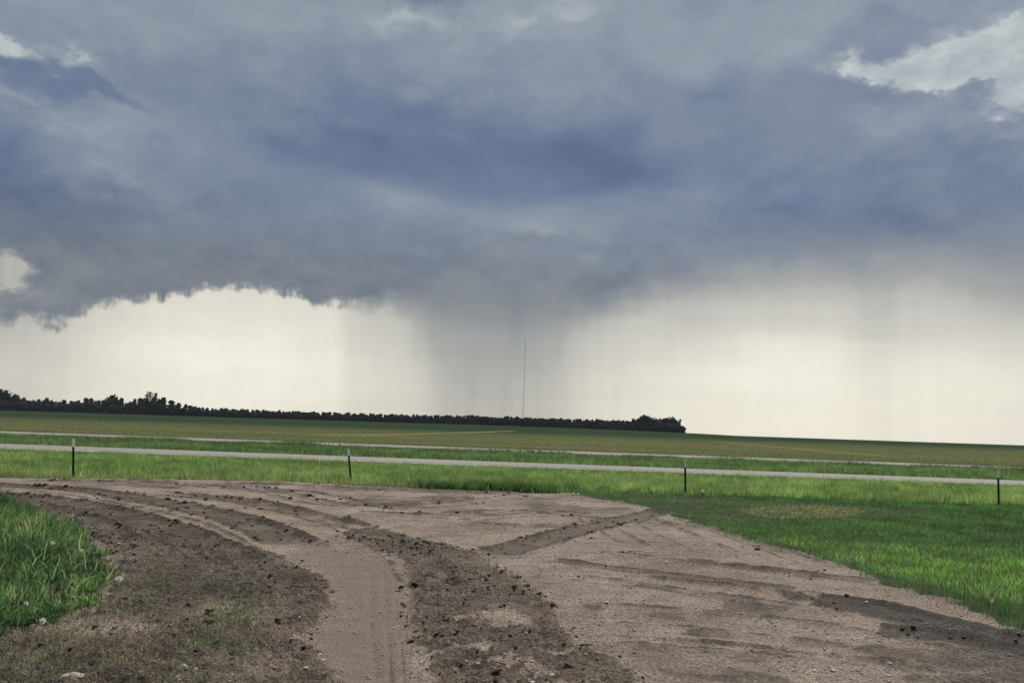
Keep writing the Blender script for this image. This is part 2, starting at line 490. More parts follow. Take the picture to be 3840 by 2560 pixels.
M_puff = plain('seed_fluff', (.78, .78, .70), 1, .1, 60)
M_stalk = plain('dry_stalk', (.42, .38, .22), .9, .25, 30)
M_wood = plain('bleached_wood', (.50, .47, .43), .9, .2, 25)

# ------------------------------------------------------------------ terrain
def swell(x, y):
    """the farmland rises gently to a crest 750 m out, a little higher on the left where the trees stand"""
    x = np.asarray(x, float); y = np.asarray(y, float)
    r = 2.3 * sstep(130, 760, y)
    hump = np.interp(x, [-900, -480, -240, 0, 60, 110, 165, 185, 400], [.4, .7, 1.3, 2.0, 1.9, 1.6, .9, 0, 0])
    return r + hump * sstep(420, 740, y) - 6.0 * sstep(800, 2500, y)

def terrain_sheet(name, xs, y_of, ny, off, mat):
    """a strip of ground between two sloping lines y_of(x) -> (near, far)"""
    X = []; 
    xs = np.asarray(xs, float)
    near, far = y_of(xs)
    tparam = np.linspace(0, 1, ny)[:, None]
    Y = near[None] * (far / near)[None] ** tparam if near.min() > 0 else near[None] + (far - near)[None] * tparam
    Xg = np.broadcast_to(xs[None], Y.shape)
    Z = swell(Xg, Y) + off
    v_ = np.stack([Xg, Y, Z], -1).reshape(-1, 3)
    nx = len(xs)
    i = (np.arange(ny - 1)[:, None] * nx + np.arange(nx - 1)[None]).ravel()
    f_ = np.stack([i, i + 1, i + 1 + nx, i + nx], -1)
    return link(name, mesh_np(name, v_, [f_], True), mat)

xs_far = np.concatenate([np.linspace(-2500, -1000, 5)[:-1], np.linspace(-1000, 1000, 101), np.linspace(1000, 2500, 5)[1:]])
# ground: one sheet out to the horizon
ys = np.concatenate([[-300, -150, -60, -10, 33.6, 34.4, 45], np.geomspace(60, 3100, 110)])
Xg, Yg = np.meshgrid(xs_far, ys)
Zg = swell(Xg, Yg) - 0.06 - 0.30 * (Yg < 34)          # the yard lies over it there
nx = len(xs_far)
ii = (np.arange(len(ys) - 1)[:, None] * nx + np.arange(nx - 1)[None]).ravel()
ground = link('ground', mesh_np('ground', np.stack([Xg, Yg, Zg], -1).reshape(-1, 3), [np.stack([ii, ii + 1, ii + 1 + nx, ii + nx], -1)], True), M_ground)
tag(ground, kind='structure')

SL = -0.0664
near_road = terrain_sheet('road', np.linspace(-400, 400, 81), lambda x: (47.5 - .045 * x, 54.9 - .068 * x), 6, 0.02, M_road)
far_road = terrain_sheet('road', np.linspace(-400, 400, 81), lambda x: (76.5 + SL * x, 88.8 + SL * x), 6, 0.02, M_road)
tag(near_road, kind='structure'); tag(far_road, kind='structure')
field = terrain_sheet('crop_field', np.linspace(-1000, 1000, 161), lambda x: (np.maximum(89.3 + SL * x, 20), np.full(x.shape, 2500.)), 110, 0.0, M_field)
tag(field, kind='structure')

# ------------------------------------------------------------------ the muddy yard in front
YARD_EDGE = [(-24.28, 27.20), (-20.15, 27.54), (-17.50, 28.01), (-15.47, 28.85), (-12.40, 30.21), (-7.64, 30.64), (-2.61, 29.59), (2.32, 29.66), (4.24, 25.00), (4.69, 22.06), (5.30, 18.42), (6.04, 15.32), (6.29, 12.57), (6.38, 10.09), (6.34, 7.81)]
YARD = YARD_EDGE + [(14, 4.2), (14, -2), (-45, -2), (-45, 29)]
CLUMP = [(-15.25, 20.20), (-13.10, 20.05), (-11.92, 20.23), (-9.96, 17.50), (-9.17, 17.33), (-7.51, 14.79), (-6.26, 12.91), (-5.49, 11.59), (-5.10, 10.48), (-4.90, 9.73), (-4.84, 8.98), (-5.05, 8.35), (-5.66, 7.99), (-9.07, 10.37)]
SPARSE = [(-6.65, 8.70), (-5.49, 9.05), (-5.04, 9.53), (-5.13, 10.61), (-5.80, 12.60), (-5.00, 12.75), (-3.17, 10.78), (-2.51, 9.26), (-2.38, 8.23), (-2.55, 7.28), (-2.47, 6.52), (-4.08, 5.86), (-5.63, 6.96)]
MUD_LEFT = [(-9.52, 17.63), (-7.16, 15.63), (-5.97, 15.15), (-4.83, 15.13), (-3.36, 13.49), (-2.67, 12.08), (-2.11, 10.43), (-2.05, 9.52), (-2.06, 8.76), (-1.64, 8.02), (-1.35, 7.41), (-1.13, 6.28), (-4.37, 5.83), (-5.99, 8.43), (-5.38, 8.87), (-4.92, 9.77), (-5.60, 11.90), (-7.57, 15.06)]
MUD_RIGHT = [(-3.67, 18.47), (-2.72, 18.09), (-1.76, 16.45), (-0.82, 15.38), (-0.37, 14.80), (0.28, 12.43), (0.66, 10.98), (0.83, 9.81), (0.87, 9.13), (0.98, 8.79), (1.19, 8.42), (1.33, 8.07), (1.36, 7.43), (1.40, 6.50), (-0.71, 6.32), (-0.72, 7.48), (-0.95, 8.90), (-1.18, 9.86), (-1.40, 11.65), (-1.72, 13.82), (-2.24, 15.06), (-3.16, 16.43)]
MUD_DARK_RIGHT = [(4.36, 12.04), (5.07, 11.91), (5.47, 11.43), (5.62, 10.70), (5.95, 10.29), (6.31, 9.98), (6.59, 9.30), (6.09, 8.59), (5.91, 9.36), (5.26, 9.53), (5.02, 10.27), (4.64, 11.05)]
FAR_DAMP = [(-18.36, 27.08), (-15.27, 28.47), (-7.54, 30.21), (2.30, 29.46), (4.22, 24.86), (2.40, 20.61), (0.21, 22.55), (-1.72, 19.89), (-4.69, 24.09), (-8.35, 25.80), (-12.77, 26.06), (-17.07, 25.21)]
NEAR_DAMP = [(1.00, 10.90), (2.50, 11.68), (4.59, 12.49), (5.66, 11.33), (6.19, 9.80), (5.86, 8.28), (4.29, 6.58), (1.16, 6.31), (1.35, 7.80), (1.05, 8.80)]
BARE = [((-0.08, 9.84), .28), ((0.15, 8.37), .35), ((-0.24, 8.65), .25)]
# wheel tracks: (line, width, mud darkness, ridge height, clods)
TRACKS = [
    ([(-17.99, 25.55), (-15.84, 25.40), (-12.65, 24.50), (-10.63, 22.99), (-8.20, 20.94), (-6.31, 19.00), (-4.90, 17.00), (-3.61, 14.76)], 1.0, .62, .05, 1.0),
    ([(-16.08, 22.87), (-13.95, 22.40), (-11.55, 21.31), (-9.09, 19.09), (-6.86, 16.70), (-5.14, 14.43), (-3.98, 12.56)], 1.1, .72, .06, 1.2),
    ([(-11.92, 20.23), (-10.14, 18.95), (-8.51, 17.13), (-6.79, 14.68)], .7, .6, .05, .8),
    ([(-15.59, 27.83), (-12.16, 28.88), (-9.64, 27.89), (-6.60, 26.53), (-4.14, 23.19), (-2.94, 22.59), (-1.36, 24.45), (0.54, 28.37)], .8, .42, .03, .5),
    ([(-10.80, 24.77), (-7.45, 23.07), (-5.03, 20.35), (-3.67, 18.47)], .9, .5, .04, .6),
    ([(-10.56, 28.75), (-7.18, 28.81), (-2.47, 28.07), (1.94, 28.74)], .7, .36, .03, .3),
    ([(-0.37, 14.65), (0.71, 16.84), (1.95, 19.42), (4.19, 23.23), (6.20, 26.52)], .75, .62, .06, .8),
    ([(-2.95, 21.00), (-0.69, 20.67), (1.66, 22.67), (3.64, 21.45), (4.32, 15.03)], .9, .30, .03, .1),
    ([(1.85, 15.80), (3.04, 15.01), (4.47, 14.24), (5.71, 13.57)], .35, .42, .025, .2),
    ([(1.93, 12.90), (3.23, 12.36), (4.29, 11.67), (5.02, 11.23)], .8, .34, .03, .15),
    ([(4.38, 11.92), (5.12, 11.46), (5.56, 10.57), (6.26, 9.53)], .7, .95, .05, .6),
    ([(4.56, 10.21), (5.37, 9.74), (5.94, 9.05)], .5, .9, .04, .4),
    ([(0.92, 10.63), (2.44, 10.37), (3.90, 9.91), (5.12, 8.48)], 1.0, .26, .02, .1),
    ([(-4.83, 20.42), (-3.56, 18.42), (-2.44, 16.28), (-1.47, 13.87), (-0.89, 11.43)], .9, .38, .04, .6),
]
for q in range(16):                                     # fainter, older passes of the same wheels
    src = TRACKS[(0, 1, 3, 4, 5, 7, 8, 9, 12)[q % 9]]
    ox, oy = random.uniform(-1.6, 1.6), random.uniform(-1.5, 1.2)
    TRACKS.append(([(px + ox, py + oy) for px, py in src[0]], random.uniform(.25, .6), random.uniform(.30, .48), .025, .06))
TREADS = [[(-2.15, 13.31), (-1.65, 10.25), (-1.27, 8.36), (-1.03, 7.07)], [(-1.58, 12.28), (-1.26, 9.85), (-1.00, 8.39), (-0.79, 7.09)], [(-2.04, 13.75), (-1.44, 10.28), (-1.07, 8.08), (-0.87, 6.87)]]

def yard_fields(x, y):
    n1 = fbm(x, y, .9, 5, .55); n2 = fbm(x, y, 4.0, 4, .6, 5.0); n3 = fbm(x, y, 11.0, 3, .6, 9.0); n4 = fbm(x, y, 30.0, 2, .6, 19.0)
    jag = n1 * .9 + n2 * .7
    sdy = poly_sd(x, y, YARD)
    soil = sstep(.10, -.35, sdy + jag * .8)
    sdc = poly_sd(x, y, CLUMP); soil = np.maximum(soil, sstep(-.15, .3, sdc + jag * .5))
    sps = poly_sd(x, y, SPARSE); soil = np.maximum(soil, .34 * sstep(-.4, .6, sps + jag * .9) * sstep(-.10, .12, n2 + n1 * .5))
    mud = np.zeros_like(x); pack = np.zeros_like(x); h = np.zeros_like(x)
    ml = sstep(-.10, .16, poly_sd(x, y, MUD_LEFT) + jag * .42)
    mr = sstep(-.10, .16, poly_sd(x, y, MUD_RIGHT) + jag * .36)
    md = sstep(-.15, .15, poly_sd(x, y, MUD_DARK_RIGHT) + jag * .3)
    for c, r in BARE:
        mr = mr * (1 - sstep(r * 1.1, r * .7, np.hypot((x - c[0]) * .8, (y - c[1]) * .7) + jag * 1.0 + n3 * .5))
    mud = np.maximum.reduce([ml * (.62 + n1 * .9), mr * (.60 + n1 * .8), md * .95])
    damp = .56 * sstep(-.5, .5, poly_sd(x, y, FAR_DAMP) + jag) + .62 * sstep(-.5, .5, poly_sd(x, y, NEAR_DAMP) + jag) * sstep(-.12, .10, n1 + .5 * fbm(x * .5 + y * .15, y * 2.2, .9, 3, .6, 51))
    mud = np.maximum(mud, damp * (.75 + n1 * 1.3 + n2 * .8))
    h += (ml + mr) * .018 + (ml + mr) * (n2 * .13 + n3 * .11 + n4 * .075) + md * .012
    for line, w, dark, ridge, _ in TRACKS:
        d, side, al = seg_dist(x, y, line)
        d = d + jag * .12
        fade = sstep(0, .08, al) * sstep(1, .92, al)
        band = sstep(w * .62, w * .38, d) * fade
        mud = np.maximum(mud, band * (dark + n1 * .55 + n2 * .35))
        rim = np.exp(-((d - w * .52) / .11) ** 2) * fade
        mud = np.maximum(mud, rim * (dark + .26 + n2 * 1.1 + n1 * .4))
        h += -ridge * .8 * band + rim * ridge * (1.0 + n2 * 2.4 + n1 * 1.2)
    # smooth packed lane up the middle and the light lane top right
    lane = sstep(-.2, .3, poly_sd(x, y, [(-4.14, 16.51), (-3.03, 15.00), (-1.68, 13.82), (-1.14, 9.86), (-0.68, 7.11), (-1.64, 7.01), (-2.06, 8.76), (-2.11, 10.43), (-2.70, 12.08)]) + jag * .4)
    lane2 = sstep(.5, .2, seg_dist(x, y, [(-1.14, 13.50), (-0.37, 14.65), (0.71, 16.84), (1.95, 19.42)])[0] + jag * .2)
    pack = np.clip(np.maximum(lane, lane2) * (1 - sstep(.3, .5, mud)), 0, 1)
    for line in TREADS:
        d, _, al = seg_dist(x, y, line)
        g_ = sstep(.06, .02, d + n2 * .05) * sstep(0, .15, al)
        h -= .012 * g_; mud = np.maximum(mud, g_ * (.34 + n2))
    h += n1 * .05 + n2 * .016 * (1 - pack * .7) + n3 * .012 * (1 - pack * .8)
    h = .085 * np.tanh(h / .085)
    h += sstep(0, 1.2, sdc) * .07
    return h, np.clip(mud, 0, 1), pack, soil, sdy

rows = np.geomspace(3.0, 35.0, 620)
cols = np.linspace(-1.0, 1.0, 640)
YY, UU = np.meshgrid(rows, cols, indexing='ij')
XX = UU * (YY + 1.5)
h, mud, pack, soil, sdy = yard_fields(XX, YY)
brd = sstep(35, 33.5, YY) * sstep(1.0, .96, np.abs(UU))
ZZ = h * brd - (1 - brd) * .10
nr, nc = XX.shape
ii = (np.arange(nr - 1)[:, None] * nc + np.arange(nc - 1)[None]).ravel()
me = mesh_np('yard', np.stack([XX, YY, ZZ], -1).reshape(-1, 3), [np.stack([ii, ii + 1, ii + 1 + nc, ii + nc], -1)], True)
set_attr(me, 'cover', np.stack([mud.ravel(), pack.ravel(), soil.ravel()], -1))
yard = link('yard', me, M_yard)
tag(yard, kind='structure')

def ground_z(x, y):
    x = np.atleast_1d(np.asarray(x, float)); y = np.atleast_1d(np.asarray(y, float))
    hh = yard_fields(x, y)[0] * sstep(35, 33.5, y)
    near = (np.abs(x) < .96 * (y + 1.5)) & (y < 34.6)
    return np.where(near, hh, swell(x, y) - .06)

# ------------------------------------------------------------------ clods, stones
def lump_mesh(name, sub, seed, flat, rough, mat):
    bm = bmesh.new()
    bmesh.ops.create_icosphere(bm, subdivisions=sub, radius=.5)
    r = random.Random(seed)
    for v_ in bm.verts:
        v_.co *= 1 + r.uniform(-rough, rough)
        v_.co.x *= 1.15; v_.co.z *= flat
    me_ = bpy.data.meshes.new(name); bm.to_mesh(me_); bm.free()
    me_.materials.append(mat)
    return me_
def clod_mesh(name, seed, mat):
    """a torn lump of clay: several angular crumbs pressed together"""
    bm = bmesh.new(); r = random.Random(seed)
    for k in range(5):
        s_ = r.uniform(.30, .62) if k else .72
        mt_ = Matrix.Translation((r.uniform(-.34, .34) * (k > 0), r.uniform(-.28, .28) * (k > 0), r.uniform(-.06, .16) * (k > 0))) @ Euler((r.uniform(0, 6), r.uniform(0, 6), r.uniform(0, 6))).to_matrix().to_4x4()
        vs_ = bmesh.ops.create_icosphere(bm, subdivisions=1, radius=.5 * s_, matrix=mt_)['verts']
        for v_ in vs_:
            v_.co += Vector((r.uniform(-1, 1), r.uniform(-1, 1), r.uniform(-1, 1))) * .13 * s_
    for v_ in bm.verts:
        v_.co.z *= .62
    me_ = bpy.data.meshes.new(name); bm.to_mesh(me_); bm.free()
    me_.materials.append(mat)
    return me_
clod_meshes = [clod_mesh('mud_clod', 10 + k, M_clod_dry if k % 3 else M_clod) for k in range(8)]
stone_meshes = [lump_mesh('stone', 1, 50 + k, .6, .18, M_stone) for k in range(6)]

def lumps_joined(name, pts_xyz, size, sub, flat, rough, mats, parent):
    """many tiny lumps as one mesh"""
    bm = bmesh.new(); bmesh.ops.create_icosphere(bm, subdivisions=sub, radius=.5)
    base = np.array([v_.co[:] for v_ in bm.verts]); fc = np.array([[v_.index for v_ in f_.verts] for f_ in bm.faces]); bm.free()
    n_ = len(pts_xyz); k = len(base)
    jit = 1 + rng.uniform(-rough, rough, (n_, k, 1))
    sc = np.stack([size * rng.uniform(.8, 1.4, n_), size * rng.uniform(.8, 1.2, n_), size * flat * rng.uniform(.7, 1.2, n_)], -1)
    v_ = base[None] * jit * sc[:, None]
    ang = rng.uniform(0, 6.28, n_); c_, s_ = np.cos(ang)[:, None], np.sin(ang)[:, None]
    v_ = np.stack([v_[..., 0] * c_ - v_[..., 1] * s_, v_[..., 0] * s_ + v_[..., 1] * c_, v_[..., 2]], -1) + pts_xyz[:, None]
    f_ = (fc[None] + (np.arange(n_) * k)[:, None, None]).reshape(-1, 3)
    o = link(name, mesh_np(name, v_.reshape(-1, 3), [f_]), mats, parent)
    tag(o, kind='stuff')
    return o

# candidates: along the rims of the wheel tracks and over the mud
cand = []
for line, w, dark, ridge, amt in TRACKS:
    L = np.array(line); seg = np.hypot(*np.diff(L, axis=0).T)
    n_ = int(seg.sum() * amt * 42)
    i = rng.choice(len(seg), n_, p=seg / seg.sum()); t_ = rng.random(n_)
    d = (L[i + 1] - L[i]) / seg[i][:, None]
    off = np.where(rng.random(n_) < .8, rng.choice([-1, 1], n_) * (w * .52 + rng.normal(0, .10, n_)), rng.normal(0, w * .4, n_))
    p = L[i] + (L[i + 1] - L[i]) * t_[:, None] + np.stack([-d[:, 1], d[:, 0]], -1) * off[:, None]
    cand.append(p)
for poly, n_ in ((MUD_LEFT, 9000), (MUD_RIGHT, 9000), (MUD_DARK_RIGHT, 260)):
    P = np.array(poly); lo, hi = P.min(0), P.max(0)
    p = rng.uniform(lo, hi, (n_ * 2, 2)); sd = poly_sd(p[:, 0], p[:, 1], poly)
    p = p[(sd > -.06) & (rng.random(len(p)) < .40 + .6 * np.exp(-np.abs(sd) / .15))]
    cand.append(p[:n_])
cand = np.concatenate(cand)
cand = cand[(poly_sd(cand[:, 0], cand[:, 1], YARD) > .1) & (poly_sd(cand[:, 0], cand[:, 1], CLUMP) < -.1) & (cand[:, 1] > 5.5)]
csize_cap = .10 - .055 * (poly_sd(cand[:, 0], cand[:, 1], MUD_DARK_RIGHT) > -.5)
clus = fbm(cand[:, 0], cand[:, 1], .8, 3, .6, 40)
csize_cap = csize_cap[clus > -9]
keepc = clus > -.03 + .10 * (rng.random(len(cand)) - .5)
keepc &= rng.random(len(cand)) < .62
cand, csize_cap = cand[keepc], csize_cap[keepc]
csize = .010 + .11 * rng.random(len(cand)) ** 8 + .0085 * np.clip(cand[:, 1] - 9, 0, 16) * rng.random(len(cand)) ** 3.2
csize = np.minimum(csize, csize_cap + .0085 * np.clip(cand[:, 1] - 9, 0, 16))
inview = np.abs(cand[:, 0]) < .70 * cand[:, 1] + .5
cz = ground_z(cand[:, 0], cand[:, 1])
app = csize / cand[:, 1] * inview
order = np.argsort(-app)
NB = 290
for k, i in enumerate(order[:NB]):
    me_ = clod_meshes[k % 8]
    o = link('mud_clod', me_, None, yard)
    s = csize[i]
    o.location = (cand[i, 0], cand[i, 1], cz[i] - s * .02)
    o.rotation_euler = (random.uniform(-.3, .3), random.uniform(-.3, .3), random.uniform(0, 6.28))
    o.scale = (s * random.uniform(.9, 1.6), s * random.uniform(.8, 1.2), s * random.uniform(.7, 1.1))
rest = order[NB:]
half = rng.random(len(rest)) < .6
for sel, mt in ((rest[half], M_clod), (rest[~half], M_clod_dry)):
    lumps_joined('mud_crumbs', np.stack([cand[sel, 0], cand[sel, 1], cz[sel] + csize[sel] * .1], -1), csize[sel], 1, .62, .3, mt, yard)

# gravel stones over the yard
n_ = 26000
gy = 5.5 * (33 / 5.5) ** (rng.random(n_) ** .9); gx = rng.uniform(-.78, .78, n_) * (gy + 1)
hh, mu, pk, so, sd = yard_fields(gx, gy)
ok = (sd > -.05) & (so < .4) & (rng.random(n_) < (1 - .75 * pk) * (1 - .7 * np.clip(mu * 1.3, 0, 1)) * .8 + .05)
gx, gy, hh = gx[ok], gy[ok], hh[ok]
gs = .011 + .030 * rng.random(len(gx)) ** 4 + .0009 * gy * rng.random(len(gx))
gs = np.where(poly_sd(gx, gy, SPARSE) > 0, gs * .7, gs)
big = np.argsort(-(gs / gy) * (np.abs(gx) < .68 * gy))[:200]
for k, i in enumerate(big):
    o = link('stone', stone_meshes[k % 6], None, yard)
    o.location = (gx[i], gy[i], hh[i] + gs[i] * .15); s = gs[i] * 1.15
    o.rotation_euler = (random.uniform(-.2, .2), random.uniform(-.2, .2), random.uniform(0, 6.28)); o.scale = (s, s * random.uniform(.7, 1), s * random.uniform(.6, 1))
keep = np.ones(len(gx), bool); keep[big] = False
M_grit = plain('gravel_stone', (.33, .28, .24), .95, .4, 25)
lumps_joined('gravel', np.stack([gx[keep], gy[keep], hh[keep] + gs[keep] * .12], -1), gs[keep], 1, .6, .2, M_grit, yard)
for p, s in [((3.90, 20.98), .075), ((4.27, 24.19), .08), ((1.39, 11.06), .06), ((2.69, 24.06), .07), ((2.89, 24.12), .06), ((3.33, 8.31), .055), ((5.16, 11.69), .06), ((-6.82, 14.44), .06),
             ((2.38, 29.07), .16), ((2.55, 29.02), .15), ((-2.94, 7.71), .05), ((-2.86, 7.40), .06), ((-2.80, 7.64), .05), ((2.89, 14.63), .07)]:
    o = link('stone', stone_meshes[random.randrange(6)], None, yard)
    o.location = (p[0], p[1], float(ground_z(*p)[0]) + s * .2); o.scale = (s, s, s); o.rotation_euler = (0, 0, random.uniform(0, 6))

# ------------------------------------------------------------------ grass
def blades(name, x, y, z, hgt, wid, lean, col, two=True, la=None, mat=None):
    n_ = len(x)
    yaw = rng.uniform(0, 6.283, n_)
    if la is None: la = rng.uniform(0, 6.283, n_)
    lm = np.abs(lean * rng.normal(1, .45, n_)) * hgt
    wx_, wy_ = np.cos(yaw) * wid * .5, np.sin(yaw) * wid * .5
    lx, ly = np.cos(la) * lm, np.sin(la) * lm
    top = np.sqrt(np.maximum(hgt ** 2 - lm ** 2, (hgt * .25) ** 2))
    b0 = np.stack([x - wx_, y - wy_, z - .02], -1); b1 = np.stack([x + wx_, y + wy_, z - .02], -1)
    tip = np.stack([x + lx, y + ly, z + top], -1)
    if two:
        mx_, my_, mz_ = x + lx * .30, y + ly * .30, z + top * .58
        m0 = np.stack([mx_ - wx_ * .8, my_ - wy_ * .8, mz_], -1); m1 = np.stack([mx_ + wx_ * .8, my_ + wy_ * .8, mz_], -1)
        v_ = np.stack([b0, b1, m0, m1, tip], 1); k = 5
        i = np.arange(n_) * 5
        f_ = [np.stack([i, i + 1, i + 3, i + 2], -1), np.stack([i + 2, i + 3, i + 4], -1)]
    else:
        v_ = np.stack([b0, b1, tip], 1); k = 3
        i = np.arange(n_) * 3
        f_ = [np.stack([i, i + 1, i + 2], -1)]
    me_ = mesh_np(name, v_.reshape(-1, 3), f_)
    set_attr(me_, 'tint', np.repeat(col, k, 0))
    o = link(name, me_, mat or M_blade)
    tag(o, kind='stuff')
    return o

def tints(x, y, base, alt, dry, f_alt, f_dry, freq=.5, jit=.30):
    n_ = len(x)
    k = np.clip(.5 + fbm(x, y, freq, 4, .6, 3.3) * 2.6 + (f_alt - .5) * 1.4, 0, 1)[:, None]
    c = np.array(base) * (1 - k) + np.array(alt) * k
    c = c * (1 + np.clip(fbm(x, y, 1.6, 3, .6, 77) * 1.4 + fbm(x * 1.0, y * .5, 6.0, 2, .6, 78) * 1.5, -.6, .9))[:, None]
    d = (rng.random(n_) < f_dry)[:, None]
    c = np.where(d, np.array(dry), c)
    return c * (1 + rng.normal(0, jit, (n_, 1)))

GREEN, BRIGHT, DARK, DRY, YEL = (.165, .275, .078), (.30, .43, .14), (.10, .185, .058), (.36, .31, .18), (.36, .38, .16)
def scatter(n_, y0, y1, half, power=1.0):
    y = y0 + (y1 - y0) * rng.random(n_) ** power
    x = rng.uniform(-1, 1, n_) * half * (y + 2)
    return x, y

# verge between the yard and the near road
x, y = scatter(360000, 26.0, 50.5, .78)
sd = poly_sd(x, y, YARD); jag = fbm(x, y, 1.2, 4, .6) * .7
edge_front = np.interp(x, [-30, -16, 0, 6, 12, 25], [27, 28, 30.6, 30.9, 31.0, 31.2])
WORN = [(2.43, 31.14), (6.53, 30.77), (9.17, 29.19), (13.60, 28.61), (14.57, 26.74), (9.74, 23.11), (7.01, 22.32), (4.88, 19.95), (4.10, 24.17)]
worn = sstep(-.5, .5, poly_sd(x, y, WORN) + jag)
ok = (sd < .05 + jag * .35) & (y < 47.6 - .045 * x + fbm(x, y, .6, 3) * 1.2) & (y > edge_front - .3 + jag * .4)
ok &= rng.random(len(x)) > worn * .06
x, y, sd, worn = x[ok], y[ok], sd[ok], worn[ok]
hgt = (.20 + .16 * rng.random(len(x)) + fbm(x, y, .35, 4) * .16) * (1 - .6 * worn)
hgt *= (.55 + .45 * sstep(0, 1.2, -sd)) * (1 + np.clip(fbm(x, y * .5, 5.0, 2, .6, 79) * 1.1, -.35, .5))
hgt *= np.where(y > 40, .82, 1)
col = tints(x, y, GREEN, BRIGHT, DRY, .55, .05, .35)
nearm = sstep(1.6, .2, -sd)[:, None] * (rng.random(len(x)) < .40)[:, None]
col = np.where((nearm > .3) & (x < 0)[:, None], np.array(YEL) * (1 + rng.normal(0, .2, (len(x), 1))), col)
wv_ = (worn > .35) & (rng.random(len(x)) < .34)
col = np.where(wv_[:, None], np.array((.17, .155, .10)) * (1 + rng.normal(0, .4, (len(x), 1))), col)
blades('verge_grass', x, y, ground_z(x, y), hgt, rng.uniform(.010, .022, len(x)), .35, col, False)

# darker weedy tufts along the near edge of the verge (they stand where the yard ends)
cx = rng.uniform(-3.4, 1.6, 70); cyy = np.interp(cx, [p[0] for p in YARD_EDGE], [p[1] for p in YARD_EDGE]) + rng.uniform(.0, .6, 70)
x = np.repeat(cx, 90) + rng.normal(0, .22, 6300); y = np.repeat(cyy, 90) + rng.normal(0, .16, 6300)
blades('verge_grass', x, y, ground_z(x, y), rng.uniform(.14, .42, len(x)), rng.uniform(.012, .024, len(x)), .45, tints(x, y, DARK, (.06, .13, .03), DRY, .4, .04, .8))

# median between the two roads, weedier along its far side
x, y = scatter(190000, 50, 84, .76)
ok = (y > 54.7 - .068 * x + fbm(x, y, .6, 3) * 1.0) & (y < 78.6 + SL * x + fbm(x, y, .3, 4) * 5.0)
x, y = x[ok], y[ok]
farside = sstep(70, 76.5, y - SL * x)
hgt = (.22 + .2 * rng.random(len(x))) * (1 + farside * np.clip(fbm(x, y, .25, 4) * 3.2 + .2, -.2, 1.4))
col = tints(x, y, (.105, .185, .062), (.20, .30, .105), DRY, .45, .03, .25)
fm = (farside * (fbm(x, y, .22, 4, .6, 8) > .0))[:, None] > .35
col = np.where(fm, np.array((.058, .112, .042)) * (1 + rng.normal(0, .2, (len(x), 1))), col)
blades('median_grass', x, y, swell(x, y) - .06, hgt, rng.uniform(.02, .045, len(x)), .35, col, False)

# near edge of the crop beyond the far road
x, y = scatter(150000, 84, 260, .76, 2.2)
ok = y > 89.0 + SL * x + fbm(x, y, .4, 3) * 1.5
x, y = x[ok], y[ok]
k = fbm(x * .35, y, .05, 4, .6, 21)
col = tints(x, y, (.112, .145, .060), (.165, .158, .080), (.28, .22, .12), .48, .09, .05, .28)
for A_, B_, wd in (((-31.54, 136.25), (2.46, 415.43), 2.5), ((66.19, 259.75), (57.42, 121.90), 1.8)):
    dd = seg_dist(x, y, [A_, B_])[0] + fbm(x, y, .06, 3) * 5
    col = np.where(((dd < wd) & (rng.random(len(x)) < .16 + fbm(x, y, .05, 3) * 1.2))[:, None], np.array((.33, .255, .14)) * (1 + rng.normal(0, .15, (len(x), 1))), col)
blades('field_stubble', x, y, swell(x, y), rng.uniform(.08, .22, len(x)), rng.uniform(.03, .07, len(x)) * (y / 110), .7, col, False)

# lawn to the right of the yard
x, y = scatter(560000, 6.5, 33.2, 1.0, .8)
sd = poly_sd(x, y, YARD); jag = fbm(x, y, 1.6, 4, .6)
ok = (x > 1.0) & (x < .92 * (y + 1)) & (sd < .0 + jag * .6 + .35 * rng.random(len(x)) ** 6) & (y < edge_front[0] + 6)
x, y, sd = x[ok], y[ok], sd[ok]
worn = sstep(-.4, .5, poly_sd(x, y, WORN) + fbm(x, y, 1.2, 4, .6) * .8)
ok = rng.random(len(x)) > np.maximum(worn * .06, sstep(.5, -.1, -sd) * .5)
x, y, sd, worn = x[ok], y[ok], sd[ok], worn[ok]
hgt = (.060 + .075 * rng.random(len(x)) + fbm(x, y, .5, 4) * .05) * (1 - .35 * worn)
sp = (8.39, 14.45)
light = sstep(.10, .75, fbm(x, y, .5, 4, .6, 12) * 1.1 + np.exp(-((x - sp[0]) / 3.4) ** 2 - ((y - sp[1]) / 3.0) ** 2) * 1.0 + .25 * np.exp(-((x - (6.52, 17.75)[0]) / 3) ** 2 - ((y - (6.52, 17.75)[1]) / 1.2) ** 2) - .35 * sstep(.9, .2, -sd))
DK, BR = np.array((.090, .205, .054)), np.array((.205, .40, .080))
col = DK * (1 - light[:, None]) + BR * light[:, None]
mot = np.clip(fbm(x, y, 1.3, 4, .6, 33) * 1.7, -.4, .5)[:, None]
col = col * (1 + mot) * np.clip(1 + rng.normal(0, .38, (len(x), 1)), .3, 2.2)
dr = (rng.random(len(x)) < .025 + .22 * sstep(.5, 0, -sd) + .22 * worn)[:, None]
col = np.where(dr, np.array((.19, .18, .10)) * (1 + rng.normal(0, .4, (len(x), 1))), col)
YP = [(7.11, 25.69), (10.28, 27.94), (12.12, 27.35), (10.43, 24.44), (7.30, 22.83)]
yp = (poly_sd(x, y, YP) + fbm(x, y, 1.5, 4) > 0) & (rng.random(len(x)) < .6)
col = np.where(yp[:, None], np.array((.42, .40, .18)) * (1 + rng.normal(0, .25, (len(x), 1))), col)
blades('lawn_grass', x, y, ground_z(x, y), hgt, rng.uniform(.006, .012, len(x)) * (.7 + y / 22), .5, col, False)

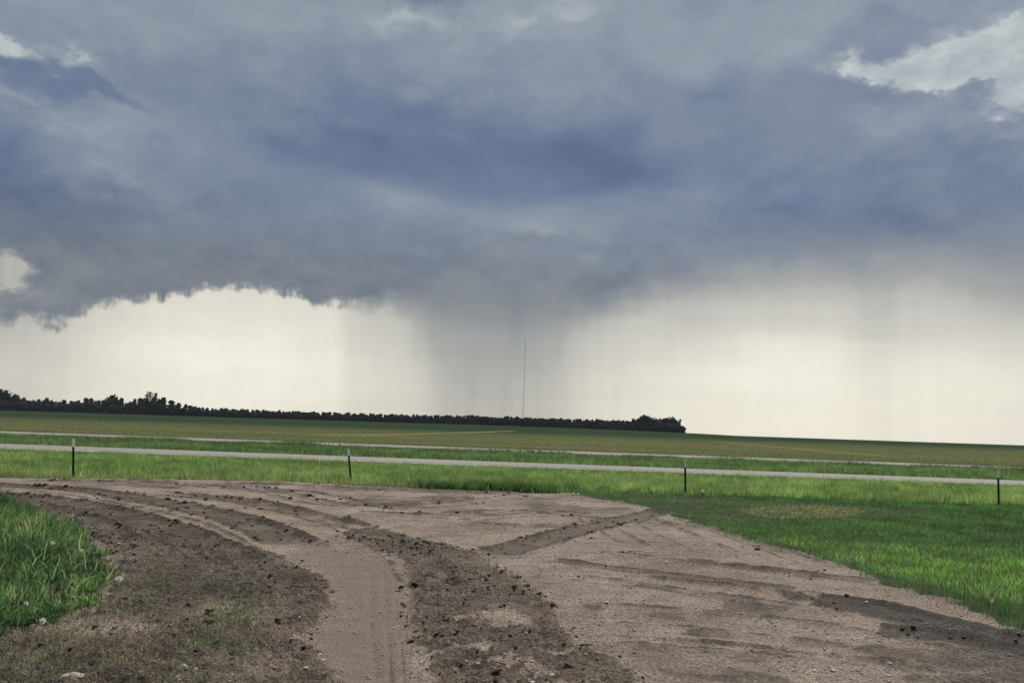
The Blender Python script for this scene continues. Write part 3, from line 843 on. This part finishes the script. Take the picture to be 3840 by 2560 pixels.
# tall lush grass in the left corner
x = rng.uniform(-22, -2.5, 90000); y = rng.uniform(7, 22, 90000)
sd = poly_sd(x, y, CLUMP); jag = fbm(x, y, 1.4, 4, .6)
ok = (sd + jag * .55 > 0) & (x > -.95 * (y + 1.5))
x, y, sd = x[ok], y[ok], sd[ok]
hgt = (.06 + .16 * rng.random(len(x))) * (.5 + .5 * sstep(0, .8, sd))
blades('tall_grass', x, y, ground_z(x, y), hgt, rng.uniform(.008, .018, len(x)), .7, tints(x, y, (.040, .085, .032), (.10, .175, .06), (.30, .28, .17), .4, .06, 1.3, .32))
# tussocks with long blades that arch outwards
tx = rng.uniform(-20, -2.5, 5200); ty = rng.uniform(7, 21, 5200)
tsd = poly_sd(tx, ty, CLUMP); tj = fbm(tx, ty, 1.2, 4, .6)
ok = (tsd + tj * .5 > .05) & (tx > -.9 * (ty + 1.5))
tx, ty, tsd = tx[ok], ty[ok], tsd[ok]
nb = 46
th = (.16 + .22 * rng.random(len(tx)) + np.clip(fbm(tx, ty, .6, 3, .5, 14), -.15, .3) * .6) * (.55 + .45 * sstep(0, .9, tsd)) * (.75 + .45 * sstep(10, 17, ty))
tk = np.clip(.45 + fbm(tx, ty, .8, 3, .6, 25) * 2.2 + rng.normal(0, .22, len(tx)), 0, 1)[:, None]
tc_ = np.array((.055, .112, .045)) * (1 - tk) + np.array((.20, .32, .11)) * tk
tc_ = np.where((rng.random(len(tx)) < .07)[:, None], np.array((.26, .27, .14)), tc_)
wind = rng.normal(.4, .5, len(tx))
ang = rng.uniform(0, 6.283, (len(tx), nb)); rad = .09 * np.sqrt(rng.random((len(tx), nb)))
x = (tx[:, None] + np.cos(ang) * rad).ravel(); y = (ty[:, None] + np.sin(ang) * rad).ravel()
la_ = (ang + rng.normal(0, .5, ang.shape)).ravel()
hgt = (th[:, None] * rng.uniform(.6, 1.2, ang.shape)).ravel()
tc_ = tc_ * 1.12
col = np.repeat(tc_, nb, 0) * np.clip(1 + rng.normal(0, .42, (len(x), 1)), .25, 2.4)
blades('tall_grass', x, y, np.repeat(ground_z(tx, ty), nb), hgt, rng.uniform(.010, .024, len(x)), .72, col, True, la_)

# long pale blades bent over the rest
x = rng.uniform(-16, -2.5, 3400); y = rng.uniform(7.5, 19, 3400)
ok = (poly_sd(x, y, CLUMP) + fbm(x, y, 1.4, 4, .6) * .5 > .1) & (x > -.9 * (y + 1.5)) & (fbm(x, y, .8, 3, .6, 91) > -.08)
x, y = x[ok], y[ok]
blades('tall_grass', x, y, ground_z(x, y) + .04, rng.uniform(.16, .42, len(x)), rng.uniform(.014, .028, len(x)), .8, np.array((.36, .44, .22)) * (1 + rng.normal(0, .25, (len(x), 1))), True, rng.normal(.4, 1.3, len(x)))

# thin flattened grass over the mud at the lower left
x = rng.uniform(-12, 1, 190000); y = rng.uniform(5.5, 15, 190000)
sd = poly_sd(x, y, SPARSE); jag = fbm(x, y, .9, 4, .6); cl = fbm(x, y, 1.1, 4, .6, 60)
GP = [((-3.08, 9.59), .55, .9), ((-3.05, 8.50), .55, .9), ((-4.07, 7.41), .7, .8), ((-3.19, 10.14), .4, .5), ((-2.81, 7.35), .6, .6), ((-5.01, 11.05), .8, .35), ((-4.10, 9.45), 1.0, .3), ((-4.83, 8.41), 1.0, .4), ((-2.71, 8.19), .5, .5)]
gp = np.zeros_like(x)
for c, r, k in GP:
    gp = np.maximum(gp, k * sstep(r, r * .2, np.hypot(x - c[0], (y - c[1]) * .8) + jag * .6))
prob = np.where(sd + jag * .8 > 0, .22 + np.clip(cl * 1.2, 0, .4), 0)
prob = np.maximum(prob, gp * .75)
ok = rng.random(len(x)) < prob
x, y, gp = x[ok], y[ok], gp[ok]
green = rng.random(len(x)) < .38 + gp * .6
col = np.where(green[:, None], tints(x, y, (.075, .13, .045), (.17, .25, .08), (.3, .3, .17), .5, .05, 1.0), np.array((.20, .165, .125)) * (1 + rng.normal(0, .35, (len(x), 1))))
hgt = rng.uniform(.03, .085, len(x)) * (1 + gp * .5)
blades('trampled_grass', x, y, ground_z(x, y), hgt, rng.uniform(.005, .010, len(x)), .75, col)

# bits of straw lying about the yard
x = rng.uniform(-12, 14, 9000); y = rng.uniform(6.5, 28, 9000)
ok = (poly_sd(x, y, YARD) > 0) & (np.abs(x) < .8 * (y + 1)) & (rng.random(len(x)) < .16 + fbm(x, y, .7, 3) * 1.0)
x, y = x[ok], y[ok]
blades('straw', x, y, ground_z(x, y) + .022, rng.uniform(.03, .11, len(x)), rng.uniform(.004, .009, len(x)), 1.6, np.array((.42, .35, .24)) * (1 + rng.normal(0, .25, (len(x), 1))))

# ------------------------------------------------------------------ fence posts
def t_section(bm, z0, z1, flange=.075, stem=.06, th=.011):
    """T-shaped bar standing on z"""
    pts = [(-flange / 2, 0), (flange / 2, 0), (flange / 2, th), (th / 2, th), (th / 2, stem), (-th / 2, stem), (-th / 2, th), (-flange / 2, th)]
    lo = [bm.verts.new((px, py, z0)) for px, py in pts]; hi = [bm.verts.new((px, py, z1)) for px, py in pts]
    n_ = len(pts)
    for i in range(n_):
        bm.faces.new((lo[i], lo[(i + 1) % n_], hi[(i + 1) % n_], hi[i]))
    for ring, rev in ((lo, True), (hi, False)):
        q = [(0, 1, 2, 3), (0, 3, 6, 7), (3, 4, 5, 6)]
        for f_ in q:
            vv = [ring[k] for k in f_]
            bm.faces.new(vv[::-1] if rev else vv)
def bm_obj(name, bm, mat, parent):
    bmesh.ops.recalc_face_normals(bm, faces=bm.faces)
    me_ = bpy.data.meshes.new(name); bm.to_mesh(me_); bm.free()
    return link(name, me_, mat, parent)
def box(bm, x0, x1, y0, y1, z0, z1):
    r = bmesh.ops.create_cube(bm, size=1.0)['verts']
    for v_ in r:
        v_.co = Vector(((x0 + x1) / 2 + v_.co.x * (x1 - x0), (y0 + y1) / 2 + v_.co.y * (y1 - y0), (z0 + z1) / 2 + v_.co.z * (z1 - z0)))

def fence_post(p, hgt, lean, yaw, label):
    z = float(ground_z(*p)[0])
    t_ = empty('fence_post', (p[0], p[1], z))
    t_.rotation_euler = (lean[0], lean[1], yaw)
    tag(t_, label, 'fence post', 'steel posts standing in line at the edge of the yard')
    zt = hgt * .79
    bm = bmesh.new(); t_section(bm, -.25, zt); bm_obj('shaft', bm, M_post, t_)
    bm = bmesh.new(); t_section(bm, zt + .001, hgt, .082, .066, .014); bm_obj('painted_tip', bm, M_white, t_)
    bm = bmesh.new(); box(bm, -.011, .011, -.012, -.001, .06, .085); me_ = bpy.data.meshes.new('stud'); bm.to_mesh(me_); bm.free()
    k = 0; zz = .10
    while zz < zt - .05:
        o = link('stud', me_, M_post if zz < zt - .03 else None, t_)
        if k == 0: pass
        o.location = (0, 0, zz - .06); zz += .11; k += 1
    return t_
fence_post((-15.58, 29.14), 1.41, (0, math.radians(-4.8)), .25, 'dark green steel post with white top, standing straight behind the most churned tracks')
fence_post((-6.14, 31.84), 1.30, (0.02, -math.radians(7.6)), -.2, 'dark green steel post with white top that leans to one side')
fence_post((6.88, 31.25), 1.29, (0, math.radians(-1.5)), .1, 'dark green steel post with white top, by a white dandelion head and worn grass')
fence_post((18.88, 31.13), 1.30, (0, math.radians(.8)), -.15, 'dark green steel post with dull white top, standing behind the dark green lawn')

# ------------------------------------------------------------------ dandelions, dry stalks, odds and ends
def tube(bm, pts, r0, r1, seg=5):
    rings = []
    for i, p in enumerate(pts):
        r = r0 + (r1 - r0) * i / (len(pts) - 1)
        a_ = Vector(pts[min(i + 1, len(pts) - 1)]) - Vector(pts[max(i - 1, 0)])
        q = a_.to_track_quat('Z', 'Y')
        rings.append([bm.verts.new(Vector(p) + q @ Vector((r * math.cos(6.283 * k / seg), r * math.sin(6.283 * k / seg), 0))) for k in range(seg)])
    for a_, b_ in zip(rings, rings[1:]):
        for k in range(seg):
            bm.faces.new((a_[k], a_[(k + 1) % seg], b_[(k + 1) % seg], b_[k]))
    bm.faces.new(rings[0][::-1]); bm.faces.new(rings[-1])

def dandelion(p, hgt, r, label):
    z = float(ground_z(*p)[0])
    t_ = empty('dandelion', (p[0], p[1], z)); tag(t_, label, 'dandelion', 'dandelions gone to seed in the grass')
    bm = bmesh.new(); lx = random.uniform(-.05, .05)
    tube(bm, [(0, 0, -.02), (lx * .4, 0, hgt * .5), (lx, 0, hgt)], .004, .003); bm_obj('stem', bm, M_stalk, t_)
    bm = bmesh.new()
    bmesh.ops.create_icosphere(bm, subdivisions=2, radius=r * .45, matrix=Matrix.Translation((lx, 0, hgt)))
    rr = random.Random(int(p[0] * 100))
    for k in range(70):                                   # feathery seeds all round
        d = Vector((rr.gauss(0, 1), rr.gauss(0, 1), rr.gauss(0, 1))).normalized()
        s_ = d.orthogonal().normalized(); c_ = Vector((lx, 0, hgt))
        a_, b_ = c_ + d * r * .4, c_ + d * r * rr.uniform(.85, 1.1)
        bm.faces.new((bm.verts.new(a_), bm.verts.new(b_ + s_ * r * .16), bm.verts.new(b_ - s_ * r * .16)))
    bm_obj('seed_head', bm, M_puff, t_)
for p, hg, r, lb in [
    ((-6.86, 12.45), .30, .030, 'white dandelion clock in the middle of the tall corner grass'),
    ((-6.36, 12.27), .26, .026, 'small white dandelion clock between the middle and the edge of the tall corner grass'),
    ((-5.13, 10.92), .13, .042, 'large white dandelion clock at the edge of the tall grass beside dark mud'),
    ((-6.01, 12.38), .16, .028, 'white dandelion clock where the tall grass meets the stony edge of the tracks'),
    ((-4.82, 8.71), .12, .034, 'white dandelion clock at the foot of the tall grass, lowest in the picture'),
    ((-5.24, 9.02), .17, .026, 'white dandelion clock on a long stalk near the left side, above the trampled grass'),
    ((7.30, 30.44), .20, .060, 'white dandelion clock on the verge beside a fence post'),
]:
    dandelion(p, hg, r, lb)

def stalk(p, hgt, lean, label):
    z = float(ground_z(*p)[0])
    t_ = empty('dry_stalk', (p[0], p[1], z)); tag(t_, label, 'stalk', 'pale dry grass stalks')
    bm = bmesh.new(); tube(bm, [(0, 0, -.02), (lean * .4, 0, hgt * .55), (lean, 0, hgt)], .008, .005); bm_obj('stem', bm, M_stalk, t_)
    bm = bmesh.new(); tube(bm, [(lean, 0, hgt), (lean * 1.1, 0, hgt + .03), (lean * 1.3, 0, hgt + .09)], .010, .003); bm_obj('seed_spike', bm, M_stalk, t_)
for p, hg, ln, lb in [
    ((-5.27, 9.66), .19, -.02, 'pale dry stalk in the tall grass, leftmost of the upright three'),
    ((-5.15, 9.54), .29, .03, 'tallest pale dry stalk of the upright three in the tall grass'),
    ((-4.99, 9.56), .23, -.03, 'pale dry stalk nearest the mud of the upright three in the tall grass'),
    ((11.52, 19.15), .30, .05, 'pale dry stalk rising from the dark lawn below the last fence post'),
    ((11.25, 18.45), .25, -.04, 'shorter pale dry stalk rising from the dark lawn below the last fence post'),
]:
    stalk(p, hg, ln, lb)

def stick(p, q, r, label):
    z0, z1 = float(ground_z(*p)[0]), float(ground_z(*q)[0])
    mx_, my_ = (p[0] + q[0]) / 2, (p[1] + q[1]) / 2
    zc = max(z0, z1, float(ground_z(mx_, my_)[0])) + r
    bm = bmesh.new()
    pts = []
    for k in range(8):
        t_ = k / 7
        pts.append((p[0] + (q[0] - p[0]) * t_ - mx_, p[1] + (q[1] - p[1]) * t_ - my_ + .03 * math.sin(t_ * 5), .012 * math.sin(t_ * 7)))
    tube(bm, pts, r, r * .55, 7)
    tube(bm, [pts[5], (pts[5][0] + .06, pts[5][1] + .07, .02), (pts[5][0] + .11, pts[5][1] + .10, .03)], r * .5, r * .25, 5)
    o = bm_obj('stick', bm, M_wood, None); o.location = (mx_, my_, zc)
    tag(o, label, 'stick', 'bleached sticks on the gravel')
stick((2.38, 15.76), (2.94, 15.74), .018, 'longer bleached stick lying on the pale gravel, nearer of the two')
stick((3.04, 17.25), (3.31, 17.27), .013, 'short bleached stick lying on the gravel beyond the longer one')

def dry_leaf(p, s, label):
    bm = bmesh.new()
    prof = [(0, 0), (.25, .30), (.55, .34), (.85, .18), (1, 0)]
    rows_ = [[bm.verts.new(((a_ - .5) * s, b_ * s * k, .05 * s + .35 * s * abs(k) * b_ + .25 * s * (a_ - .5) ** 2)) for k in (-1, 0, 1)] for a_, b_ in prof]
    for r0, r1 in zip(rows_, rows_[1:]):
        for k in (0, 1):
            bm.faces.new((r0[k], r1[k], r1[k + 1], r0[k + 1]))
    bmesh.ops.remove_doubles(bm, verts=bm.verts, dist=1e-5)
    o = bm_obj('dry_leaf', bm, M_stalk, None); o.location = (p[0], p[1], float(ground_z(*p)[0]) + .10); o.rotation_euler = (.9, -.5, .6)
    sol = o.modifiers.new('thickness', 'SOLIDIFY'); sol.thickness = .002
    tag(o, label, 'leaf', 'dry leaves on the lawn')
dry_leaf((6.93, 11.70), .11, 'pale dry leaf caught in the bright lawn above the dark wet strip')
dry_leaf((6.64, 15.49), .12, 'yellow dry leaf at the lawn edge beside the gravel')

bm = bmesh.new(); bmesh.ops.create_icosphere(bm, subdivisions=3, radius=.5)
for v_ in bm.verts:
    c_ = v_.co.copy(); v_.co *= 1 + .14 * math.sin(c_.x * 9 + 1) * math.cos(c_.y * 8) + random.uniform(-.03, .03); v_.co.z *= .34; v_.co.y *= .6
rock = bm_obj('flat_rock', bm, M_grit, None)
p = (-3.72, 7.24); rock.location = (p[0], p[1], float(ground_z(*p)[0]) + .012); rock.scale = (.20, .20, .20); rock.rotation_euler = (0, 0, .2)
tag(rock, 'flat pale rock among trampled grass at the bottom edge', 'rock')

# ------------------------------------------------------------------ far trees
def crown_mesh(name, seed, hgt, wid, shape, nleaf, leaf, tint):
    r = np.random.default_rng(seed)
    n_ = nleaf
    ang = r.uniform(0, 6.283, n_)
    if shape == 'spire':
        t_ = r.random(n_) ** 1.15; rad = wid * .5 * (1 - t_) ** .75 * (.55 + .45 * np.sqrt(r.random(n_))) * (.8 + .35 * np.sin(t_ * 31 + ang * 2)); z = t_ * hgt
        rad += .12 * wid * (t_ > .8) * r.random(n_)
    elif shape == 'open':
        nc_ = 7; cc = np.stack([r.normal(0, wid * .22, nc_), r.normal(0, wid * .22, nc_), hgt * (.35 + .58 * np.arange(nc_) / (nc_ - 1))], -1)
        k = r.integers(0, nc_, n_); q = cc[k] + r.normal(0, wid * .14, (n_, 3)) * (1, 1, 1.3)
        ang = np.arctan2(q[:, 1], q[:, 0]); rad = np.hypot(q[:, 0], q[:, 1]); z = np.clip(q[:, 2], .1, hgt)
    else:
        nc_ = 9; cc = np.stack([r.normal(0, wid * .24, nc_), r.normal(0, wid * .2, nc_), hgt * r.uniform(.12, .78, nc_)], -1)
        cc[0] = (0, 0, hgt * .8); cc[1] = (wid * .1, 0, hgt * .15); cc[2] = (-wid * .2, 0, hgt * .12)
        k = r.integers(0, nc_, n_); d = r.normal(0, 1, (n_, 3)); d /= np.linalg.norm(d, axis=1)[:, None]
        q = cc[k] + d * (r.random((n_, 1)) ** .4) * np.array((wid * .26, wid * .26, hgt * .2))
        ang = np.arctan2(q[:, 1], q[:, 0]); rad = np.hypot(q[:, 0], q[:, 1]); z = np.clip(q[:, 2], .0, hgt)
    c = np.stack([np.cos(ang) * rad, np.sin(ang) * rad, z], -1)
    a_ = r.normal(0, 1, (n_, 3)); a_ /= np.linalg.norm(a_, axis=1)[:, None]
    b_ = np.cross(a_, r.normal(0, 1, (n_, 3))); b_ /= np.linalg.norm(b_, axis=1)[:, None]
    s_ = leaf * r.uniform(.6, 1.3, (n_, 1))
    v_ = np.stack([c - a_ * s_, c + b_ * s_ * .6, c + a_ * s_, c - b_ * s_ * .6], 1)
    i = np.arange(n_) * 4
    me_ = mesh_np(name, v_.reshape(-1, 3), [np.stack([i, i + 1, i + 2, i + 3], -1)])
    clump = .88 + .24 * r.random((n_, 1))
    set_attr(me_, 'tint', np.repeat(np.array(tint)[None] * clump, 4, 0))
    me_.materials.append(M_leaf)
    return me_
def trunk_mesh(name, hgt, rad, seed):
    bm = bmesh.new(); r = random.Random(seed)
    pts = [(r.uniform(-.1, .1) * k, r.uniform(-.1, .1) * k, hgt * k / 5 - .4) for k in range(6)]
    tube(bm, pts, rad, rad * .25, 7)
    for k in range(7):
        z0 = hgt * r.uniform(.25, .8); an = r.uniform(0, 6.28); ln = hgt * r.uniform(.12, .24)
        tube(bm, [(0, 0, z0), (math.cos(an) * ln * .5, math.sin(an) * ln * .5, z0 + ln * .35), (math.cos(an) * ln, math.sin(an) * ln, z0 + ln * .8)], rad * .35, rad * .08, 5)
    me_ = bpy.data.meshes.new(name); bm.to_mesh(me_); bm.free(); me_.materials.append(M_bark)
    return me_
TINT = (.042, .058, .066)
spires = [(crown_mesh('crown', 100 + k, 1.0, .62 + .10 * (k % 3), 'spire', 700, .075, TINT), trunk_mesh('trunk', .9, .022, k)) for k in range(7)]
bushy = [(crown_mesh('crown', 200 + k, 1.0, .85 + .1 * (k % 2), 'bushy', 900, .075, TINT), trunk_mesh('trunk', .75, .025, 20 + k)) for k in range(5)]
opent = [(crown_mesh('crown', 300 + k, 1.0, .5, 'open', 420, .05, TINT), trunk_mesh('trunk', .95, .022, 40 + k)) for k in range(3)]

def tree(name, px, depth, hgt, wid, meshes, label, group):
    x = px; y = depth
    t_ = empty(name, (x, y, float(swell(x, y)) - .1))
    tag(t_, label, 'tree', group)
    t_.rotation_euler = (0, 0, random.uniform(0, 6.28)); t_.scale = (hgt * wid, hgt * wid, hgt)
    link('crown', meshes[0], None, t_); link('trunk', meshes[1], None, t_)
    return t_
TOP = [(-150, 18), (0, 18.5), (30, 17), (70, 17), (88, 11), (140, 12), (210, 11.5), (300, 12), (400, 13), (440, 16.5), (500, 13), (545, 14), (585, 15.5), (605, 15), (650, 15), (700, 12), (740, 8.5), (900, 7.6), (1200, 7.4),
       (1400, 7.2), (1600, 7.6), (1800, 8.2), (2100, 8.4), (2370, 8.6), (2395, 13), (2430, 15), (2470, 12), (2500, 13), (2535, 14)]
W_ = 750.0
toX = lambda f: (f - 1920) / 3000.0 * W_ * 1.003
f = -330.0; k = 0
def zone(f):
    # which stretch of the row, told by the landmarks in it
    if f < 400: return 'between the tall end group and the domed tree of the windbreak'
    if f < 800: return 'beside the tallest tree of the windbreak'
    if f < 1500: return 'in the low stretch between the tallest tree and the radio mast'
    if f < 2000: return 'in the stretch of windbreak below the radio mast'
    return 'between the radio mast and the right end of the windbreak'
def windbreak_tree(f, y, hg, wd, bush):
    if bush:
        tree('tree', toX(f), y, hg * .95, wd, bushy[random.randrange(5)], 'dark rounded tree ' + zone(f), 'rounded trees ' + zone(f))
    else:
        tree('tree', toX(f), y, hg, wd, spires[random.randrange(7)], 'dark pointed tree ' + zone(f), 'pointed trees ' + zone(f))
while f < 2385:
    top = float(np.interp(f, [p[0] for p in TOP], [p[1] for p in TOP]))
    hg = top * (random.uniform(.84, 1.10) if f < 760 else random.uniform(.93, 1.10))
    bush = random.random() < (.5 if f < 760 else .18)
    wd = random.uniform(.95, 1.25) if bush else random.uniform(.75, 1.15) * (1.0 if hg > 10 else 1.35)
    windbreak_tree(f, W_ + random.uniform(-8, 4), hg, wd, bush)
    f += random.uniform(8.5, 14) if f > 740 else random.uniform(13, 20)
# a lower row of brush in front closes the gaps between the trunks
f = -330.0
while f < 2560:
    top = float(np.interp(f, [p[0] for p in TOP], [p[1] for p in TOP]))
    hg = min(8.5, top * (.74 if f < 760 else .88)) * random.uniform(.8, 1.1)
    o = tree('shrub', toX(f), W_ - 10 + random.uniform(-1.5, 1.5), hg, random.uniform(1.5, 2.0), bushy[random.randrange(5)], 'low shrub ' + zone(f).replace(' of the windbreak', ''), 'shrubs ' + zone(f))
    o['category'] = 'shrub'
    f += random.uniform(20, 27)
for f, hg, wd, ms_, nm, lb in [
    (12, 20, .8, bushy[0], 'tree', 'tall rounded tree where the windbreak is cut off by the left side of the picture'),
    (62, 18.5, .8, opent[1], 'tree', 'tall ragged tree closing the tall group at the left end of the windbreak'),
    (436, 17.5, 1.3, bushy[2], 'tree', 'broad domed tree rising above the windbreak left of its tallest tree'),
    (578, 21, .75, opent[0], 'tree', 'tallest tree of the windbreak, with a ragged open crown'),
    (603, 20, .55, opent[2], 'tree', 'thin tree with open crown directly right of the tallest tree'),
    (2420, 15.5, 1.25, bushy[1], 'tree', 'broad domed tree near the right end of the windbreak'),
    (2402, 12, 1.2, bushy[4], 'tree', 'tree forming the near shoulder of the broad domed tree'),
    (2438, 14.5, 1.2, bushy[0], 'tree', 'tree filling the far shoulder of the broad domed tree'),
    (2482, 12.5, 1.3, bushy[2], 'tree', 'middle tree of the full clump that ends the windbreak'),
    (2515, 14, 1.1, bushy[3], 'tree', 'rounded tree inside the full clump that ends the windbreak'),
    (2455, 13, 1.2, bushy[3], 'tree', 'lower dark tree between the domed tree and the wind-bent tree'),
    (2500, 13.5, 1.1, bushy[4], 'tree', 'dark tree close behind the wind-bent tree at the right end of the windbreak'),
    (2527, 14.5, .85, bushy[2], 'tree', 'last tall tree at the right end of the windbreak, wispy on its open side'),
    (2546, 12.5, .6, opent[1], 'tree', 'thin wispy tree leaning out at the right end of the windbreak'),
    (2553, 7, .9, bushy[0], 'shrub', 'low dark shrub ending the windbreak beside the open horizon'),
    (2566, 5, .9, bushy[1], 'shrub', 'lowest and outermost shrub at the right end of the windbreak'),
]:
    o = tree(nm, toX(f), W_ + random.uniform(-5, 5), hg, wd, ms_, lb, None)
    if nm == 'shrub': o['category'] = 'shrub'
    if 'leaning' in lb: o.rotation_euler = (0, math.radians(6), 0)

# ------------------------------------------------------------------ radio mast far beyond the trees
TD = 1500.0
mx0 = TD * math.tan(math.radians((0.97, 1.03)[0]))
mast = empty('radio_mast', (mx0, TD, float(swell(mx0, TD))))
tag(mast, 'very tall thin grey lattice radio mast rising behind the trees in front of the rain', 'radio mast')
MH = TD * math.tan(math.radians((0.88, 6.25)[1])) + 2.3 - float(swell(mx0, TD))
FW = .55
corners = [(FW * math.cos(a_), FW * math.sin(a_)) for a_ in (math.pi / 2, math.pi * 7 / 6, math.pi * 11 / 6)]
for cx_, cy_ in corners:
    bm = bmesh.new(); tube(bm, [(cx_, cy_, 0), (cx_, cy_, MH * .5), (cx_, cy_, MH)], .09, .09, 6); bm_obj('leg', bm, M_steel, mast)
bm = bmesh.new(); z = 0.0; k = 0
while z < MH - 1.2:
    for i in range(3):
        a_, b_ = corners[i], corners[(i + 1) % 3]
        tube(bm, [(*a_, z), (*b_, z)], .05, .05, 4)
        tube(bm, [(*(a_ if k % 2 else b_), z), (*(b_ if k % 2 else a_), z + 1.2)], .05, .05, 4)
    z += 1.2; k += 1
o = bm_obj('bracing', bm, M_steel, mast); o['kind'] = 'stuff'
bm = bmesh.new(); tube(bm, [(0, 0, MH - .5), (0, 0, MH + 2), (0, 0, MH + 5)], .12, .05, 6); bm_obj('antenna', bm, M_steel, mast)
for i, (cx_, cy_) in enumerate(corners):
    for hz in (.4, .7, .97):
        bm = bmesh.new(); q = 70 * (.5 + hz * .5)
        tube(bm, [(cx_, cy_, MH * hz), (cx_ / FW * q * .5, cy_ / FW * q * .5, MH * hz * .48), (cx_ / FW * q, cy_ / FW * q, -1)], .012, .012, 3)
        bm_obj('guy_wire', bm, M_steel, mast)

# ------------------------------------------------------------------ thin rain-damp air between the camera and the far trees
bm = bmesh.new(); box(bm, -2600, 2600, -400, 3200, -9.0, 160.0)
hz = bm_obj('haze', bm, None, None)
mh = bpy.data.materials.new('damp_air'); mh.use_nodes = True
mh.node_tree.nodes.clear(); nh = Nodes(mh.node_tree)
pv = nh.new('ShaderNodeVolumePrincipled'); pv.inputs['Color'].default_value = (.86, .90, .96, 1); pv.inputs['Density'].default_value = 4.5e-5
mo = nh.new('ShaderNodeOutputMaterial'); mh.node_tree.links.new(pv.outputs[0], mo.inputs['Volume'])
hz.data.materials.append(mh)
tag(hz, kind='stuff')
